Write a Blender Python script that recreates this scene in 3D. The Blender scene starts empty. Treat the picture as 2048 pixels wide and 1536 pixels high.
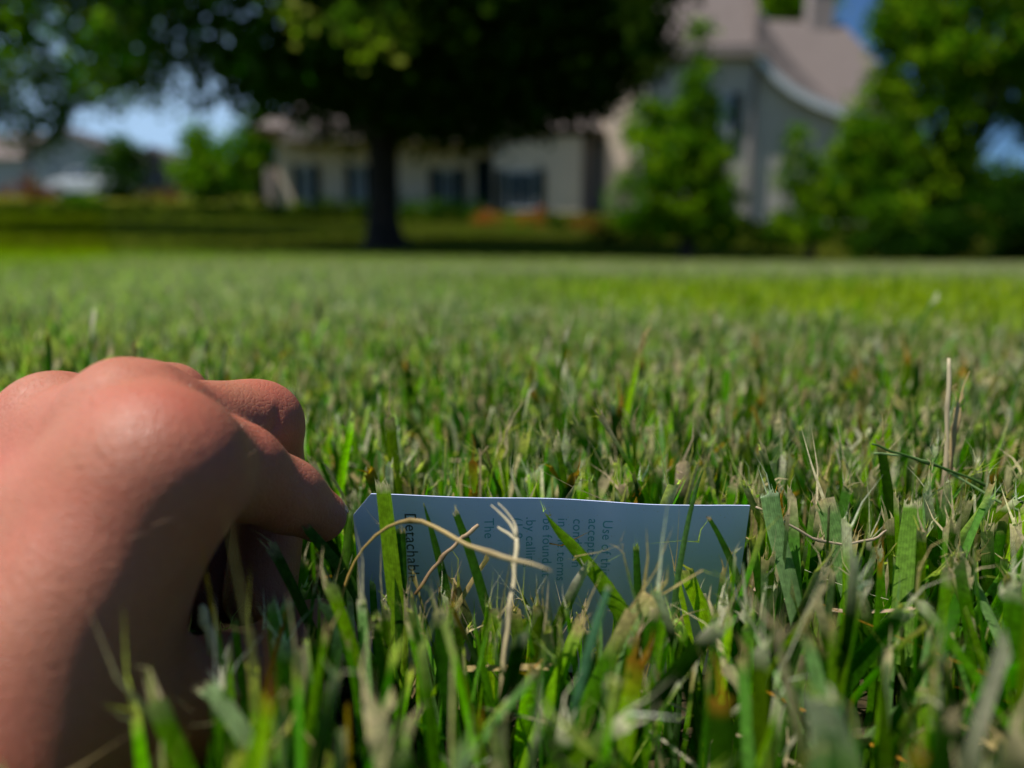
import bpy, math, random
import numpy as np
from mathutils import Vector
from math import radians, sin, cos, tan, pi

# ------------------------------------------------------------------ camera, sky, sun, exposure
C = bpy.context.scene
COL = C.collection
F = 1480.0                       # focal length in photograph pixels
PHI = radians(10.3)              # downward pitch
CAM = np.array([0.0, 0.0, 0.105])
cam = bpy.data.cameras.new("camera"); cam_o = bpy.data.objects.new("camera", cam); COL.objects.link(cam_o)
cam_o.location = CAM; cam_o.rotation_euler = (pi/2 - PHI, 0, 0)
cam.sensor_width = 36; cam.lens = F/2048*36; cam.clip_start = 0.01; cam.clip_end = 3000
cam.dof.use_dof = True; cam.dof.focus_distance = 0.166; cam.dof.aperture_fstop = cam.lens/3.7
C.camera = cam_o
SUN = np.array([-0.40, -0.15, 0.90]); SUN /= np.linalg.norm(SUN)
w = bpy.data.worlds.new("World"); C.world = w; w.use_nodes = True
nt = w.node_tree; sky = nt.nodes.new("ShaderNodeTexSky"); sky.sky_type = 'NISHITA'; sky.sun_disc = False
sky.sun_elevation = math.asin(SUN[2]); sky.sun_rotation = math.atan2(SUN[0], SUN[1])
sky.air_density = .8; sky.dust_density = 1.0; sky.ozone_density = 3.0
tc_ = nt.nodes.new("ShaderNodeTexCoord"); mpn = nt.nodes.new("ShaderNodeMapping"); mpn.inputs["Scale"].default_value = (1.6, 1.6, 5.0); mpn.inputs["Location"].default_value = (.35, .2, .1)
nt.links.new(tc_.outputs["Generated"], mpn.inputs[0]); cn = nt.nodes.new("ShaderNodeTexNoise"); cn.inputs["Scale"].default_value = 1.5; cn.inputs["Detail"].default_value = 7; cn.inputs["Roughness"].default_value = .55
nt.links.new(mpn.outputs[0], cn.inputs["Vector"]); sx = nt.nodes.new("ShaderNodeSeparateXYZ"); nt.links.new(tc_.outputs["Generated"], sx.inputs[0])
az = nt.nodes.new("ShaderNodeMath"); az.operation = 'MULTIPLY_ADD'; az.inputs[1].default_value = -.40; nt.links.new(sx.outputs[0], az.inputs[0]); nt.links.new(cn.outputs[0], az.inputs[2])   # cloudier towards the west
cr = nt.nodes.new("ShaderNodeMapRange"); cr.inputs[1].default_value = .36; cr.inputs[2].default_value = .66; cr.interpolation_type = 'SMOOTHSTEP'; nt.links.new(az.outputs[0], cr.inputs[0])
el = nt.nodes.new("ShaderNodeMapRange"); el.inputs[1].default_value = .22; el.inputs[2].default_value = .42; el.inputs[3].default_value = 1; el.inputs[4].default_value = 0; nt.links.new(sx.outputs[2], el.inputs[0])
ce = nt.nodes.new("ShaderNodeMath"); ce.operation = 'MULTIPLY'; nt.links.new(cr.outputs[0], ce.inputs[0]); nt.links.new(el.outputs[0], ce.inputs[1])
cm = nt.nodes.new("ShaderNodeMix"); cm.data_type = 'RGBA'; cm.inputs[7].default_value = (6.5, 9.8, 14.0, 1); nt.links.new(ce.outputs[0], cm.inputs[0]); gr = nt.nodes.new("ShaderNodeMix"); gr.data_type = 'RGBA'; gr.blend_type = 'MULTIPLY'; gr.inputs[0].default_value = 1; gr.inputs[7].default_value = (.72, 1.05, 1.35, 1)
nt.links.new(sky.outputs[0], gr.inputs[6]); nt.links.new(gr.outputs[2], cm.inputs[6])
nt.links.new(cm.outputs[2], nt.nodes["Background"].inputs[0]); nt.nodes["Background"].inputs[1].default_value = 0.05
sl = bpy.data.lights.new("sun", 'SUN'); sl.energy = 5.0; sl.angle = radians(0.5); sl.color = (1.0, 0.95, 0.87)
so = bpy.data.objects.new("sun", sl); COL.objects.link(so)
so.rotation_euler = Vector(-SUN).to_track_quat('-Z', 'Y').to_euler()
C.view_settings.view_transform = 'Standard'; C.view_settings.look = 'None'; C.view_settings.gamma = 1
C.view_settings.exposure = 0.32
C.cycles.max_bounces = 6; C.cycles.diffuse_bounces = 1; C.cycles.transparent_max_bounces = 4; C.cycles.use_denoising = True

rng = np.random.default_rng(7); random.seed(7)
RT = np.array([1.0, 0, 0]); FW = np.array([0, cos(PHI), -sin(PHI)]); UP = np.array([0, sin(PHI), cos(PHI)])
def P(px, py, d):                # a photo pixel at an optical depth, in metres
    return CAM + RT*((px-1024)/F*d) + UP*((768-py)/F*d) + FW*d
def Q(px, py, Y):                # a photo pixel on the upright plane y = Y
    r = RT*((px-1024)/F) + UP*((768-py)/F) + FW
    return CAM + r*(Y/r[1])

# ------------------------------------------------------------------ helpers
def tag(o, label=None, cat=None, group=None, kind=None):
    if label: o['label'] = label
    if cat: o['category'] = cat
    if group: o['group'] = group
    if kind: o['kind'] = kind
    return o
def mesh_obj(name, V, Fc, mat, parent=None, smooth=False, col=None, u=None):
    me = bpy.data.meshes.new(name)
    V = np.asarray(V, dtype=np.float32).reshape(-1, 3)
    if isinstance(Fc, np.ndarray):
        n, k = Fc.shape
        me.vertices.add(len(V)); me.vertices.foreach_set("co", V.ravel())
        me.loops.add(n*k); me.loops.foreach_set("vertex_index", Fc.astype(np.int32).ravel())
        me.polygons.add(n); me.polygons.foreach_set("loop_start", np.arange(0, n*k, k, dtype=np.int32))
        me.update(calc_edges=True)
    else:
        me.from_pydata([tuple(map(float, v)) for v in V], [], Fc)
    if smooth: me.polygons.foreach_set("use_smooth", np.ones(len(me.polygons), dtype=bool))
    if col is not None:
        a = me.attributes.new("Col", 'FLOAT_COLOR', 'POINT')
        c = np.ones((len(V), 4), dtype=np.float32); c[:, :3] = col; a.data.foreach_set("color", c.ravel())
    if u is not None:
        a = me.attributes.new("across", 'FLOAT', 'POINT'); a.data.foreach_set("value", np.asarray(u, dtype=np.float32))
    o = bpy.data.objects.new(name, me); COL.objects.link(o)
    if mat: me.materials.append(mat)
    if parent: o.parent = parent
    return o
def empty(name, label, cat, group=None):
    o = bpy.data.objects.new(name, None); COL.objects.link(o); o.empty_display_size = .1
    return tag(o, label, cat, group)
class MB:
    def __init__(s): s.V = []; s.F = []
    def add(s, V, Fc):
        b = len(s.V); s.V += [tuple(v) for v in V]; s.F += [tuple(i+b for i in f) for f in Fc]
    def box(s, x0, x1, y0, y1, z0, z1):
        s.add([(x, y, z) for z in (z0, z1) for y in (y0, y1) for x in (x0, x1)],
              [(0,2,3,1),(4,5,7,6),(0,1,5,4),(2,6,7,3),(0,4,6,2),(1,3,7,5)])
    def prism(s, poly, y0, y1):   # polygon in XZ extruded along Y
        n = len(poly)
        s.add([(x, y0, z) for x, z in poly]+[(x, y1, z) for x, z in poly],
              [tuple(range(n)), tuple(range(2*n-1, n-1, -1))]+[(i, i+n, (i+1) % n+n, (i+1) % n) for i in range(n)])
    def tube(s, pts, rad, n=8, flat=1.0):
        pts = [np.array(p, float) for p in pts]; b = len(s.V)
        for i, p in enumerate(pts):
            t = pts[min(i+1, len(pts)-1)]-pts[max(i-1, 0)]; t /= np.linalg.norm(t)+1e-12
            a = np.cross(t, [0.13, 1, .21]); a /= np.linalg.norm(a)+1e-12; c = np.cross(t, a)
            for k in range(n):
                an = 2*pi*k/n; s.V.append(tuple(p+rad[i]*(a*cos(an)+c*sin(an)*flat)))
        m = len(pts)
        for i in range(m-1):
            for k in range(n):
                s.F.append((b+i*n+k, b+i*n+(k+1) % n, b+(i+1)*n+(k+1) % n, b+(i+1)*n+k))
        s.F.append(tuple(b+k for k in range(n))[::-1]); s.F.append(tuple(b+(m-1)*n+k for k in range(n)))
    def build(s, name, mat, parent=None, smooth=False):
        return mesh_obj(name, s.V, s.F, mat, parent, smooth)
def spline(pts, n):
    pts = np.array(pts, float); m = len(pts); out = []
    e = np.vstack([2*pts[0]-pts[1], pts, 2*pts[-1]-pts[-2]])
    for j in range(n):
        t = j/(n-1)*(m-1); i = min(int(t), m-2); t -= i
        a, b, c, d = e[i:i+4]
        out.append(.5*((2*b)+(-a+c)*t+(2*a-5*b+4*c-d)*t*t+(-a+3*b-3*c+d)*t**3))
    return np.array(out)

# ------------------------------------------------------------------ materials
def new_mat(name):
    m = bpy.data.materials.new(name); m.use_nodes = True
    return m, m.node_tree, m.node_tree.nodes["Principled BSDF"]
def noise_mat(name, c1, c2, scale=4, rough=.8, bump=.3, detail=6, spec=.3, bscale=None, bdist=.02):
    m, t, b = new_mat(name)
    co = t.nodes.new("ShaderNodeTexCoord"); n = t.nodes.new("ShaderNodeTexNoise")
    n.inputs["Scale"].default_value = scale; n.inputs["Detail"].default_value = detail
    t.links.new(co.outputs["Object"], n.inputs["Vector"])
    r = t.nodes.new("ShaderNodeValToRGB"); r.color_ramp.elements[0].position = .3; r.color_ramp.elements[1].position = .7
    r.color_ramp.elements[0].color = (*c1, 1); r.color_ramp.elements[1].color = (*c2, 1)
    t.links.new(n.outputs[0], r.inputs[0]); t.links.new(r.outputs[0], b.inputs["Base Color"])
    b.inputs["Roughness"].default_value = rough; b.inputs["Specular IOR Level"].default_value = spec
    if bump:
        n2 = t.nodes.new("ShaderNodeTexNoise"); n2.inputs["Scale"].default_value = bscale or scale*4; n2.inputs["Detail"].default_value = 4
        t.links.new(co.outputs["Object"], n2.inputs["Vector"])
        bp = t.nodes.new("ShaderNodeBump"); bp.inputs["Strength"].default_value = bump; bp.inputs["Distance"].default_value = bdist
        t.links.new(n2.outputs[0], bp.inputs["Height"]); t.links.new(bp.outputs[0], b.inputs["Normal"])
    return m
def leafy_mat(name, rough=.45, spec=.35, trans=.38, rib=False, tmul=1.0):
    m, t, b = new_mat(name)
    a = t.nodes.new("ShaderNodeAttribute"); a.attribute_name = "Col"
    t.links.new(a.outputs["Color"], b.inputs["Base Color"])
    b.inputs["Roughness"].default_value = rough; b.inputs["Specular IOR Level"].default_value = spec
    tr = t.nodes.new("ShaderNodeBsdfTranslucent"); hs = t.nodes.new("ShaderNodeMix"); hs.data_type = 'RGBA'; hs.blend_type = 'MULTIPLY'
    hs.inputs[0].default_value = 1; hs.inputs[7].default_value = (.95*tmul, 1.5*tmul, .25*tmul, 1)
    t.links.new(a.outputs["Color"], hs.inputs[6]); t.links.new(hs.outputs[2], tr.inputs["Color"])
    mx = t.nodes.new("ShaderNodeMixShader"); mx.inputs[0].default_value = trans
    t.links.new(b.outputs[0], mx.inputs[1]); t.links.new(tr.outputs[0], mx.inputs[2])
    t.links.new(mx.outputs[0], t.nodes["Material Output"].inputs["Surface"])
    if rib:
        u = t.nodes.new("ShaderNodeAttribute"); u.attribute_name = "across"
        mu = t.nodes.new("ShaderNodeMath"); mu.operation = 'MULTIPLY'; mu.inputs[1].default_value = 26
        sn = t.nodes.new("ShaderNodeMath"); sn.operation = 'SINE'
        t.links.new(u.outputs["Fac"], mu.inputs[0]); t.links.new(mu.outputs[0], sn.inputs[0])
        bp = t.nodes.new("ShaderNodeBump"); bp.inputs["Strength"].default_value = .28; bp.inputs["Distance"].default_value = .00010
        t.links.new(sn.outputs[0], bp.inputs["Height"])
        for q in (b, tr): t.links.new(bp.outputs[0], q.inputs["Normal"])
        # veins: thin darker lines along the blade
        mp = t.nodes.new("ShaderNodeMapRange"); mp.inputs[1].default_value = -1; mp.inputs[2].default_value = 1
        mp.inputs[3].default_value = .90; mp.inputs[4].default_value = 1.06
        t.links.new(sn.outputs[0], mp.inputs[0])
        co = t.nodes.new("ShaderNodeTexCoord"); nz = t.nodes.new("ShaderNodeTexNoise"); nz.inputs["Scale"].default_value = 900
        t.links.new(co.outputs["Object"], nz.inputs["Vector"])
        mp2 = t.nodes.new("ShaderNodeMapRange"); mp2.inputs[1].default_value = .35; mp2.inputs[2].default_value = .7
        mp2.inputs[3].default_value = .75; mp2.inputs[4].default_value = 1.25; t.links.new(nz.outputs[0], mp2.inputs[0])
        mm = t.nodes.new("ShaderNodeMath"); mm.operation = 'MULTIPLY'; t.links.new(mp.outputs[0], mm.inputs[0]); t.links.new(mp2.outputs[0], mm.inputs[1])
        vc = t.nodes.new("ShaderNodeVectorMath"); vc.operation = 'SCALE'
        t.links.new(a.outputs["Color"], vc.inputs[0]); t.links.new(mm.outputs[0], vc.inputs["Scale"])
        t.links.new(vc.outputs[0], b.inputs["Base Color"]); t.links.new(vc.outputs[0], hs.inputs[6])
    return m
M_BLADE = leafy_mat("grass_blade", .38, .09, .55, rib=True)
M_FARGRASS = leafy_mat("grass_far", .5, .02, .50)
M_LEAF = leafy_mat("tree_leaf", .6, .03, .42)
M_STRAW = leafy_mat("straw", .55, .3, .2, rib=False, tmul=.9)
M_BARK = noise_mat("bark", (.012, .010, .008), (.035, .028, .022), 6, .9, .6, bscale=18)
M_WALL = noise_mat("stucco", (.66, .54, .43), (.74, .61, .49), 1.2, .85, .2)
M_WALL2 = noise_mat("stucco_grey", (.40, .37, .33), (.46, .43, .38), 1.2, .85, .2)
M_WALL3 = noise_mat("stucco_brown_shade", (.24, .20, .18), (.30, .25, .23), 1.2, .85, .2)  # brown parts; also a shade tone for the recessed wall and end block
M_ROOF = noise_mat("shingle", (.13, .105, .095), (.17, .14, .13), 5, .9, .4, bscale=9)
M_ROOFD = noise_mat("shingle_dark", (.10, .09, .095), (.15, .13, .135), 5, .9, .4, bscale=9)
M_SHUT = noise_mat("shutter_paint", (.006, .020, .026), (.010, .030, .036), 8, .8, .1, spec=.1)
M_TRIM = noise_mat("white_paint", (.50, .54, .57), (.58, .62, .65), 4, .5, 0)
M_GREYWALL = noise_mat("grey_siding", (.34, .36, .39), (.40, .42, .45), 2, .8, .1)
M_PURPLE = noise_mat("dark_siding", (.16, .15, .18), (.20, .19, .22), 2, .8, .1)
def glass_mat():
    m, t, b = new_mat("window_glass"); b.inputs["Base Color"].default_value = (.03, .05, .07, 1)
    b.inputs["Roughness"].default_value = .06; b.inputs["Specular IOR Level"].default_value = .9; return m
M_GLASS = glass_mat()

# ------------------------------------------------------------------ terrain
PY = np.array([-400, 0, 1.5, 4, 8, 12, 14, 17, 20, 24, 26, 29, 32, 38, 46, 60, 100, 200, 800], float)
PZ = np.array([0, 0, 0, -.012, -.05, -.03, .02, .33, .55, .85, 1.0, 1.4, 1.9, 2.15, 2.95, 3.8, 5.0, 6, 6], float)
def H(x, y):
    x = np.asarray(x, float); y = np.asarray(y, float)
    z = np.interp(y, PY, PZ)
    for dy in (-1, 1): z = z + np.interp(y+dy*np.clip(np.abs(y)*.07, 0, 2), PY, PZ)
    z = z/3
    s = np.clip((y-3)/9, 0, 1); s = s*s*(3-2*s)
    return z - .018*np.clip(x, -25, 25)*s + .02*s*np.sin(x*.35+1)*np.sin(y*.3)
xs = np.sinh(np.linspace(-7.2, 7.2, 150))*.6; ys = np.concatenate([np.linspace(-60, -.5, 12), np.linspace(-.3, 1.5, 14), np.geomspace(1.8, 700, 90)])
X, Y = np.meshgrid(xs, ys); Z = H(X, Y)
nx, ny = len(xs), len(ys); ii = np.arange(ny-1)[:, None]*nx+np.arange(nx-1)[None]
Fc = np.stack([ii, ii+1, ii+nx+1, ii+nx], -1).reshape(-1, 4)
m, t, b = new_mat("lawn_ground")
co = t.nodes.new("ShaderNodeNewGeometry"); ln = t.nodes.new("ShaderNodeVectorMath"); ln.operation = 'LENGTH'
t.links.new(co.outputs["Position"], ln.inputs[0])
mr = t.nodes.new("ShaderNodeMapRange"); mr.inputs[1].default_value = 1.2; mr.inputs[2].default_value = 6; t.links.new(ln.outputs["Value"], mr.inputs[0])
def ramp(sc, c1, c2, det=8, p=(.35, .65)):
    n = t.nodes.new("ShaderNodeTexNoise"); n.inputs["Scale"].default_value = sc; n.inputs["Detail"].default_value = det
    t.links.new(co.outputs["Position"], n.inputs["Vector"])
    r = t.nodes.new("ShaderNodeValToRGB"); r.color_ramp.elements[0].position, r.color_ramp.elements[1].position = p
    r.color_ramp.elements[0].color = (*c1, 1); r.color_ramp.elements[1].color = (*c2, 1); t.links.new(n.outputs[0], r.inputs[0]); return r
soil = ramp(260, (.012, .010, .006), (.06, .045, .02)); turf = ramp(1.6, (.068, .080, .001), (.105, .110, .002))
mx = t.nodes.new("ShaderNodeMix"); mx.data_type = 'RGBA'; t.links.new(mr.outputs[0], mx.inputs[0])
t.links.new(soil.outputs[0], mx.inputs[6]); t.links.new(turf.outputs[0], mx.inputs[7]); t.links.new(mx.outputs[2], b.inputs["Base Color"])
b.inputs["Roughness"].default_value = .95; b.inputs["Specular IOR Level"].default_value = .1
n2 = t.nodes.new("ShaderNodeTexNoise"); n2.inputs["Scale"].default_value = 60; t.links.new(co.outputs["Position"], n2.inputs["Vector"])
bp = t.nodes.new("ShaderNodeBump"); bp.inputs["Distance"].default_value = .01; t.links.new(n2.outputs[0], bp.inputs["Height"]); t.links.new(bp.outputs[0], b.inputs["Normal"])
tag(mesh_obj("ground", np.stack([X, Y, Z], -1), Fc, m, smooth=True), kind='structure')

# ------------------------------------------------------------------ buildings
def wz(px, py, Yd): p = Q(px, py, Yd); return p[0], p[2]
def window(parent, px0, px1, py0, py1, Yd, shut=.32, name="window"):
    x0, z1 = wz(px0, py0, Yd); x1, z0 = wz(px1, py1, Yd); W = x1-x0; s = W*shut
    f = MB(); fx0, fx1 = x0+s, x1-s
    for a in ((fx0, fx1, z1-.07, z1), (fx0, fx1, z0, z0+.07), (fx0, fx0+.06, z0+.072, z1-.072), (fx1-.06, fx1, z0+.072, z1-.072), ((fx0+fx1)/2-.02, (fx0+fx1)/2+.02, z0+.072, z1-.072)):
        f.box(a[0], a[1], Yd-.08, Yd-.01, a[2], a[3])
    fo = f.build(name, M_TRIM, parent)
    g = MB(); g.box(fx0+.06, fx1-.06, Yd-.05, Yd-.02, z0+.07, z1-.07); g.build("pane", M_GLASS, fo)
    if shut > .01:
        for a, bb in ((x0, fx0-.02), (fx1+.02, x1)):
            h = MB(); h.box(a, bb, Yd-.07, Yd-.012, z0-.05, z1+.05)
            for k in range(12):
                zz = z0+(z1-z0)*(k+.5)/12; h.box(a+.04, bb-.04, Yd-.09, Yd-.072, zz-.03, zz+.03)
            h.build("shutter", M_SHUT, parent)
house = empty("house", "large pale stucco house with steep pinkish brown roofs and dark shutters behind the trees", "house")
Yh = 31.0
def wallbox(px0, px1, pyt, pyb, Y0, Y1, mat, parent=house, name="wall", drop=1.2):
    x0, z1 = wz(px0, pyt, Y0); x1, z0 = wz(px1, pyb, Y0)
    m_ = MB(); m_.box(x0, x1, Y0, Y1, z0-drop, z1); return m_.build(name, mat, parent), (x0, x1, z0, z1)
# low wing
_, (lx0, lx1, lz0, lz1) = wallbox(552, 985, 272, 415, Yh, Yh+9, M_WALL)
wallbox(988, 1162, 272, 425, Yh-1.4, Yh+8.9, M_WALL)
wallbox(1165, 1214, 255, 425, Yh-.3, Yh+8.8, M_WALL3)  # recessed strip, its side shade put into the darker stucco colour
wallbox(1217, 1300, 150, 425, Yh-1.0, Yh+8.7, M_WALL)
wallbox(528, 550, 335, 412, Yh-.2, Yh+4, M_WALL3)  # end block coloured darker to mute its sunlit wall
r = MB()
rx0, rx1 = lx0-.5, wz(1200, 0, Yh)[0]
r.add([(rx0, Yh-1.9, lz1+.0), (rx1, Yh-1.9, lz1+.0), (rx1-.2, Yh+4.5, lz1+3.6), (rx0+4, Yh+4.5, lz1+3.6), (rx0, Yh+9.6, lz1), (rx1, Yh+9.6, lz1)],
      [(0,1,2,3), (3,2,5,4), (0,3,4), (1,5,2), (0,4,5,1)])
r.build("roof", M_ROOF, house)
for (a, bb, c) in ((560, 645, 232), (660, 745, 262), (805, 960, 285)):      # small front gables
    x0, z0 = wz(a, 300, Yh-1.95); x1, _ = wz(bb, 300, Yh-1.95); xm, zm = wz((a+bb)/2, c, Yh-1.95)
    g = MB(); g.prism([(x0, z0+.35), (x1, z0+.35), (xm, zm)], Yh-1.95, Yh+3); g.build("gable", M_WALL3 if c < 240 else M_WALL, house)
window(house, 584, 642, 333, 402, Yh); window(house, 690, 748, 333, 402, Yh); window(house, 858, 932, 340, 412, Yh)
window(house, 992, 1090, 342, 420, Yh-1.4, .2)
g = MB(); x0, z1 = wz(950, 318, Yh); x1, z0 = wz(984, 412, Yh); g.box(x0, x1, Yh-.06, Yh-.01, z0, z1); g.build("door", M_SHUT, house)
# tall block
Yt = 27.5
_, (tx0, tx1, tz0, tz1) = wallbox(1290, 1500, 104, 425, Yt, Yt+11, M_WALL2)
f = MB(); f.box(tx0-.3, tx1+.12, Yt-.45, Yt-.02, tz1-.22, tz1+.05); f.build("eave_fascia", M_WALL3, house)
f = MB(); f.tube([(tx1-.12, Yt-.12, tz0-.8), (tx1-.12, Yt-.12, tz1-.3)], [.06, .06]); f.build("downspout", M_ROOFD, house)
window(house, 1420, 1478, 190, 292, Yt, .34)
rk = [wz(a, c, Yt) for a, c in ((1502, 100), (1520, 122), (1545, 150), (1580, 178), (1625, 202), (1680, 222), (1760, 240))]
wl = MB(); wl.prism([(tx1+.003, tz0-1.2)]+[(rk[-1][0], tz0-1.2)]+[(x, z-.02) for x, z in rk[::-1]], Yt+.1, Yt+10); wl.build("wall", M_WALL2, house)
tr = MB()
for i in range(len(rk)-1):
    (a0, a1), (b0, b1) = rk[i], rk[i+1]
    tr.add([(a0, Yt-.35, a1+.05), (b0, Yt-.35, b1+.05), (b0, Yt-.35, b1-.27), (a0, Yt-.35, a1-.27), (a0, Yt-.2, a1+.05), (b0, Yt-.2, b1+.05), (b0, Yt-.2, b1-.27), (a0, Yt-.2, a1-.27)],
           [(0,3,2,1), (4,5,6,7), (0,1,5,4), (3,7,6,2)])
tr.build("rake_board", M_TRIM, house)
hp = [wz(a, c, Yt+.3) for a, c in ((1517, 12), (1540, 60), (1572, 105), (1605, 143), (1645, 182), (1692, 211), (1766, 236))]
rf = MB()
for i in range(len(rk)-1):
    (a0, a1), (b0, b1) = rk[i], rk[i+1]; (c0, c1), (d0, d1) = hp[i], hp[i+1]
    rf.add([(a0, Yt-.36, a1+.06), (b0, Yt-.36, b1+.06), (d0, Yt+.3, d1), (c0, Yt+.3, c1)], [(0,1,2,3)])
pa_ = wz(1440, -130, Yt+4.2); pb_ = wz(1478, -150, Yt+5)
rf.add([(rk[0][0], Yt-.36, rk[0][1]+.06), (hp[0][0], Yt+.3, hp[0][1]), (pb_[0], Yt+5, pb_[1]), (pa_[0], Yt+4.2, pa_[1])], [(0,1,2,3)])
rf.build("flared_roof", M_ROOF, house)
top = [wz(a, c, Yt+4.2) for a, c in ((1440, -130), (1300, -260))]
rr = MB(); e0 = (tx0-.4, Yt-.5, tz1+.06); e1 = (rk[0][0], Yt-.37, rk[0][1]+.07); pk = (top[0][0], Yt+4.2, top[0][1])
pk2 = (tx0+2.6, Yt+5.5, tz1+8); bk = (tx0-.4, Yt+11.4, tz1); bk2 = (tx1+.3, Yt+11.4, tz1)
rr.add([e0, e1, pk, pk2, bk, bk2], [(0,1,2,3), (0,3,4), (3,2,5,4), (1,5,2)]); rr.build("roof", M_ROOF, house)
# rear wing roof and chimney
Yr = 36.0
rp = [wz(a, c, Yr) for a, c in ((1480, 250), (1840, 250), (1760, 22), (1545, 12))]
rr = MB(); rr.add([(rp[0][0], Yr-1, rp[0][1]), (rp[1][0], Yr-1, rp[1][1]), (rp[2][0], Yr+4, rp[2][1]+.6), (rp[3][0], Yr+4, rp[3][1]+.6), (rp[0][0], Yr+9, rp[0][1]), (rp[1][0], Yr+9, rp[1][1])],
                  [(0,1,2,3), (3,2,5,4), (0,3,4), (1,5,2), (0,4,5,1)]); rr.build("roof", M_ROOF, house)
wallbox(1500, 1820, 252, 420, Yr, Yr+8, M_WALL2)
x0, z0 = wz(1615, 60, Yr+4); x1, z1 = wz(1665, -25, Yr+4); ch = MB(); ch.box(x0, x1, Yr+3.6, Yr+4.6, z0-1, z1); ch.box(x0-.08, x1+.08, Yr+3.5, Yr+4.7, z1+.002, z1+.2)
ch.build("chimney", M_WALL3, house)

def gable_house(label, pts, Yd, depth, wm, rm, wins, cat="house"):
    h = empty("house", label, cat); (a, bb, pt, pe, pb) = pts
    x0, ze = wz(a, pe, Yd); x1, _ = wz(bb, pe, Yd); _, zb = wz(a, pb, Yd); xm, zp = wz((a+bb)/2, pt, Yd)
    m_ = MB(); m_.prism([(x0, zb-1.5), (x1, zb-1.5), (x1, ze), (xm, zp), (x0, ze)], Yd, Yd+depth); m_.build("wall", wm, h)
    for s in (-1, 1):
        xe = x0-.4 if s < 0 else x1+.4; q = (zp-ze)/((x1-x0)/2); ze2 = zp-q*abs(xe-xm)
        r_ = MB(); r_.add([(xm, Yd-.5, zp+.02), (xe, Yd-.5, ze2+.02), (xe, Yd+depth+.5, ze2+.02), (xm, Yd+depth+.5, zp+.02),
                           (xm, Yd-.5, zp+.2), (xe, Yd-.5, ze2+.2), (xe, Yd+depth+.5, ze2+.2), (xm, Yd+depth+.5, zp+.2)],
                          [(0,1,2,3), (7,6,5,4), (0,4,5,1), (1,5,6,2), (2,6,7,3)]); r_.build("roof", rm, h)
    for w_ in wins: window(h, *w_, Yd, .0)
    return h
hl = gable_house("pale grey gabled house far off at the left, partly behind the white car", (62, 203, 262, 302, 410), 46, 10, M_GREYWALL, M_ROOFD, [(100, 118, 330, 352), (150, 168, 330, 352)])
x0, z1 = wz(-160, 318, 47); x1, z0 = wz(62, 410, 47)
m_ = MB(); m_.box(x0, x1-.01, 47, 55, z0-1.5, z1); m_.build("wall", M_GREYWALL, hl)
m_ = MB(); m_.add([(x0-.4, 46.5, z1), (x1, 46.5, z1), (x1, 51, z1+2.0), (x0-.4, 51, z1+2.0), (x0-.4, 55.5, z1), (x1, 55.5, z1)], [(0,1,2,3), (3,2,5,4), (0,3,4), (1,5,2), (0,4,5,1)]); m_.build("roof", M_ROOF, hl)
gable_house("small dark slate coloured gabled house far off beside the column shaped tree", (262, 352, 298, 335, 408), 52, 8, M_PURPLE, M_ROOFD, [(300, 316, 350, 372)])

# ------------------------------------------------------------------ parked car, left background
def car():
    c = empty("parked_car", "white car parked on the far slope in front of the grey gabled house", "car")
    y0 = 38.5; xa, _ = wz(92, 400, y0); xb, _ = wz(242, 400, y0); L = xb-xa; zb = float(H((xa+xb)/2, y0))+.05
    def S(p): return [(xa+u*L, zb+v) for u, v in p]
    body = MB(); prof = S([(0, .35), (.02, .75), (.10, .88), (.24, .95), (.70, .95), (.93, .88), (.99, .70), (1, .35), (.9, .28), (.1, .28)])
    body.prism(prof, y0, y0+1.75); M_CAR, t, bb = new_mat("car_paint"); bb.inputs["Base Color"].default_value = (.60, .64, .70, 1); bb.inputs["Roughness"].default_value = .5; bb.inputs["Coat Weight"].default_value = .1
    o = body.build("body", M_CAR, c)
    md = o.modifiers.new("b", 'BEVEL'); md.width = .06; md.segments = 3
    cab = MB(); cab.prism(S([(.22, .955), (.34, 1.40), (.42, 1.48), (.62, 1.46), (.78, .955)]), y0+.12, y0+1.63); cab.build("cabin", M_CAR, c)
    for p in ([(.27, .98), (.365, 1.36), (.49, 1.40), (.49, .98)], [(.51, .98), (.51, 1.40), (.61, 1.38), (.73, .98)]):
        g_ = MB(); g_.prism(S(p), y0+.10, y0+.117); g_.build("side_window", M_GLASS, c)
    mt = noise_mat("tyre_rubber", (.015, .015, .015), (.03, .03, .03), 20, .9, .1); mr_ = noise_mat("rim_metal", (.4, .4, .42), (.5, .5, .52), 20, .3, 0)
    for u in (.19, .80):
        for yy in (y0-.02, y0+1.55):
            wheel = MB(); cx, cz = xa+u*L, zb+.29
            prof_ = [(.33, 0), (.34, .05), (.34, .17), (.33, .22)]; n = 20
            V = [(cx+r_*cos(2*pi*k/n), yy+d_, cz+r_*sin(2*pi*k/n)) for r_, d_ in [(.2, .01)]+prof_+[(.2, .21)] for k in range(n)]
            m6 = 6; Fq = [(i*n+k, i*n+(k+1) % n, (i+1)*n+(k+1) % n, (i+1)*n+k) for i in range(m6-1) for k in range(n)]
            wheel.add(V, Fq); wo = wheel.build("wheel", mt, c)
            rim = MB(); rim.add([(cx+.2*cos(2*pi*k/n), yy+.012, cz+.2*sin(2*pi*k/n)) for k in range(n)]+[(cx, yy+.05, cz)], [(k, (k+1) % n, n) for k in range(n)]); rim.build("rim", mr_, wo)
    for u, nm, cl in ((.992, "headlight", (.8, .8, .75)), (.004, "tail_light", (.35, .02, .02))):
        for yy in (y0+.05, y0+1.4):
            l = MB(); l.box(xa+u*L-.03, xa+u*L+.03, yy, yy+.3, zb+.58, zb+.72); l.build(nm, noise_mat(nm, cl, cl, 5, .2, 0), c)
car()

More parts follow.
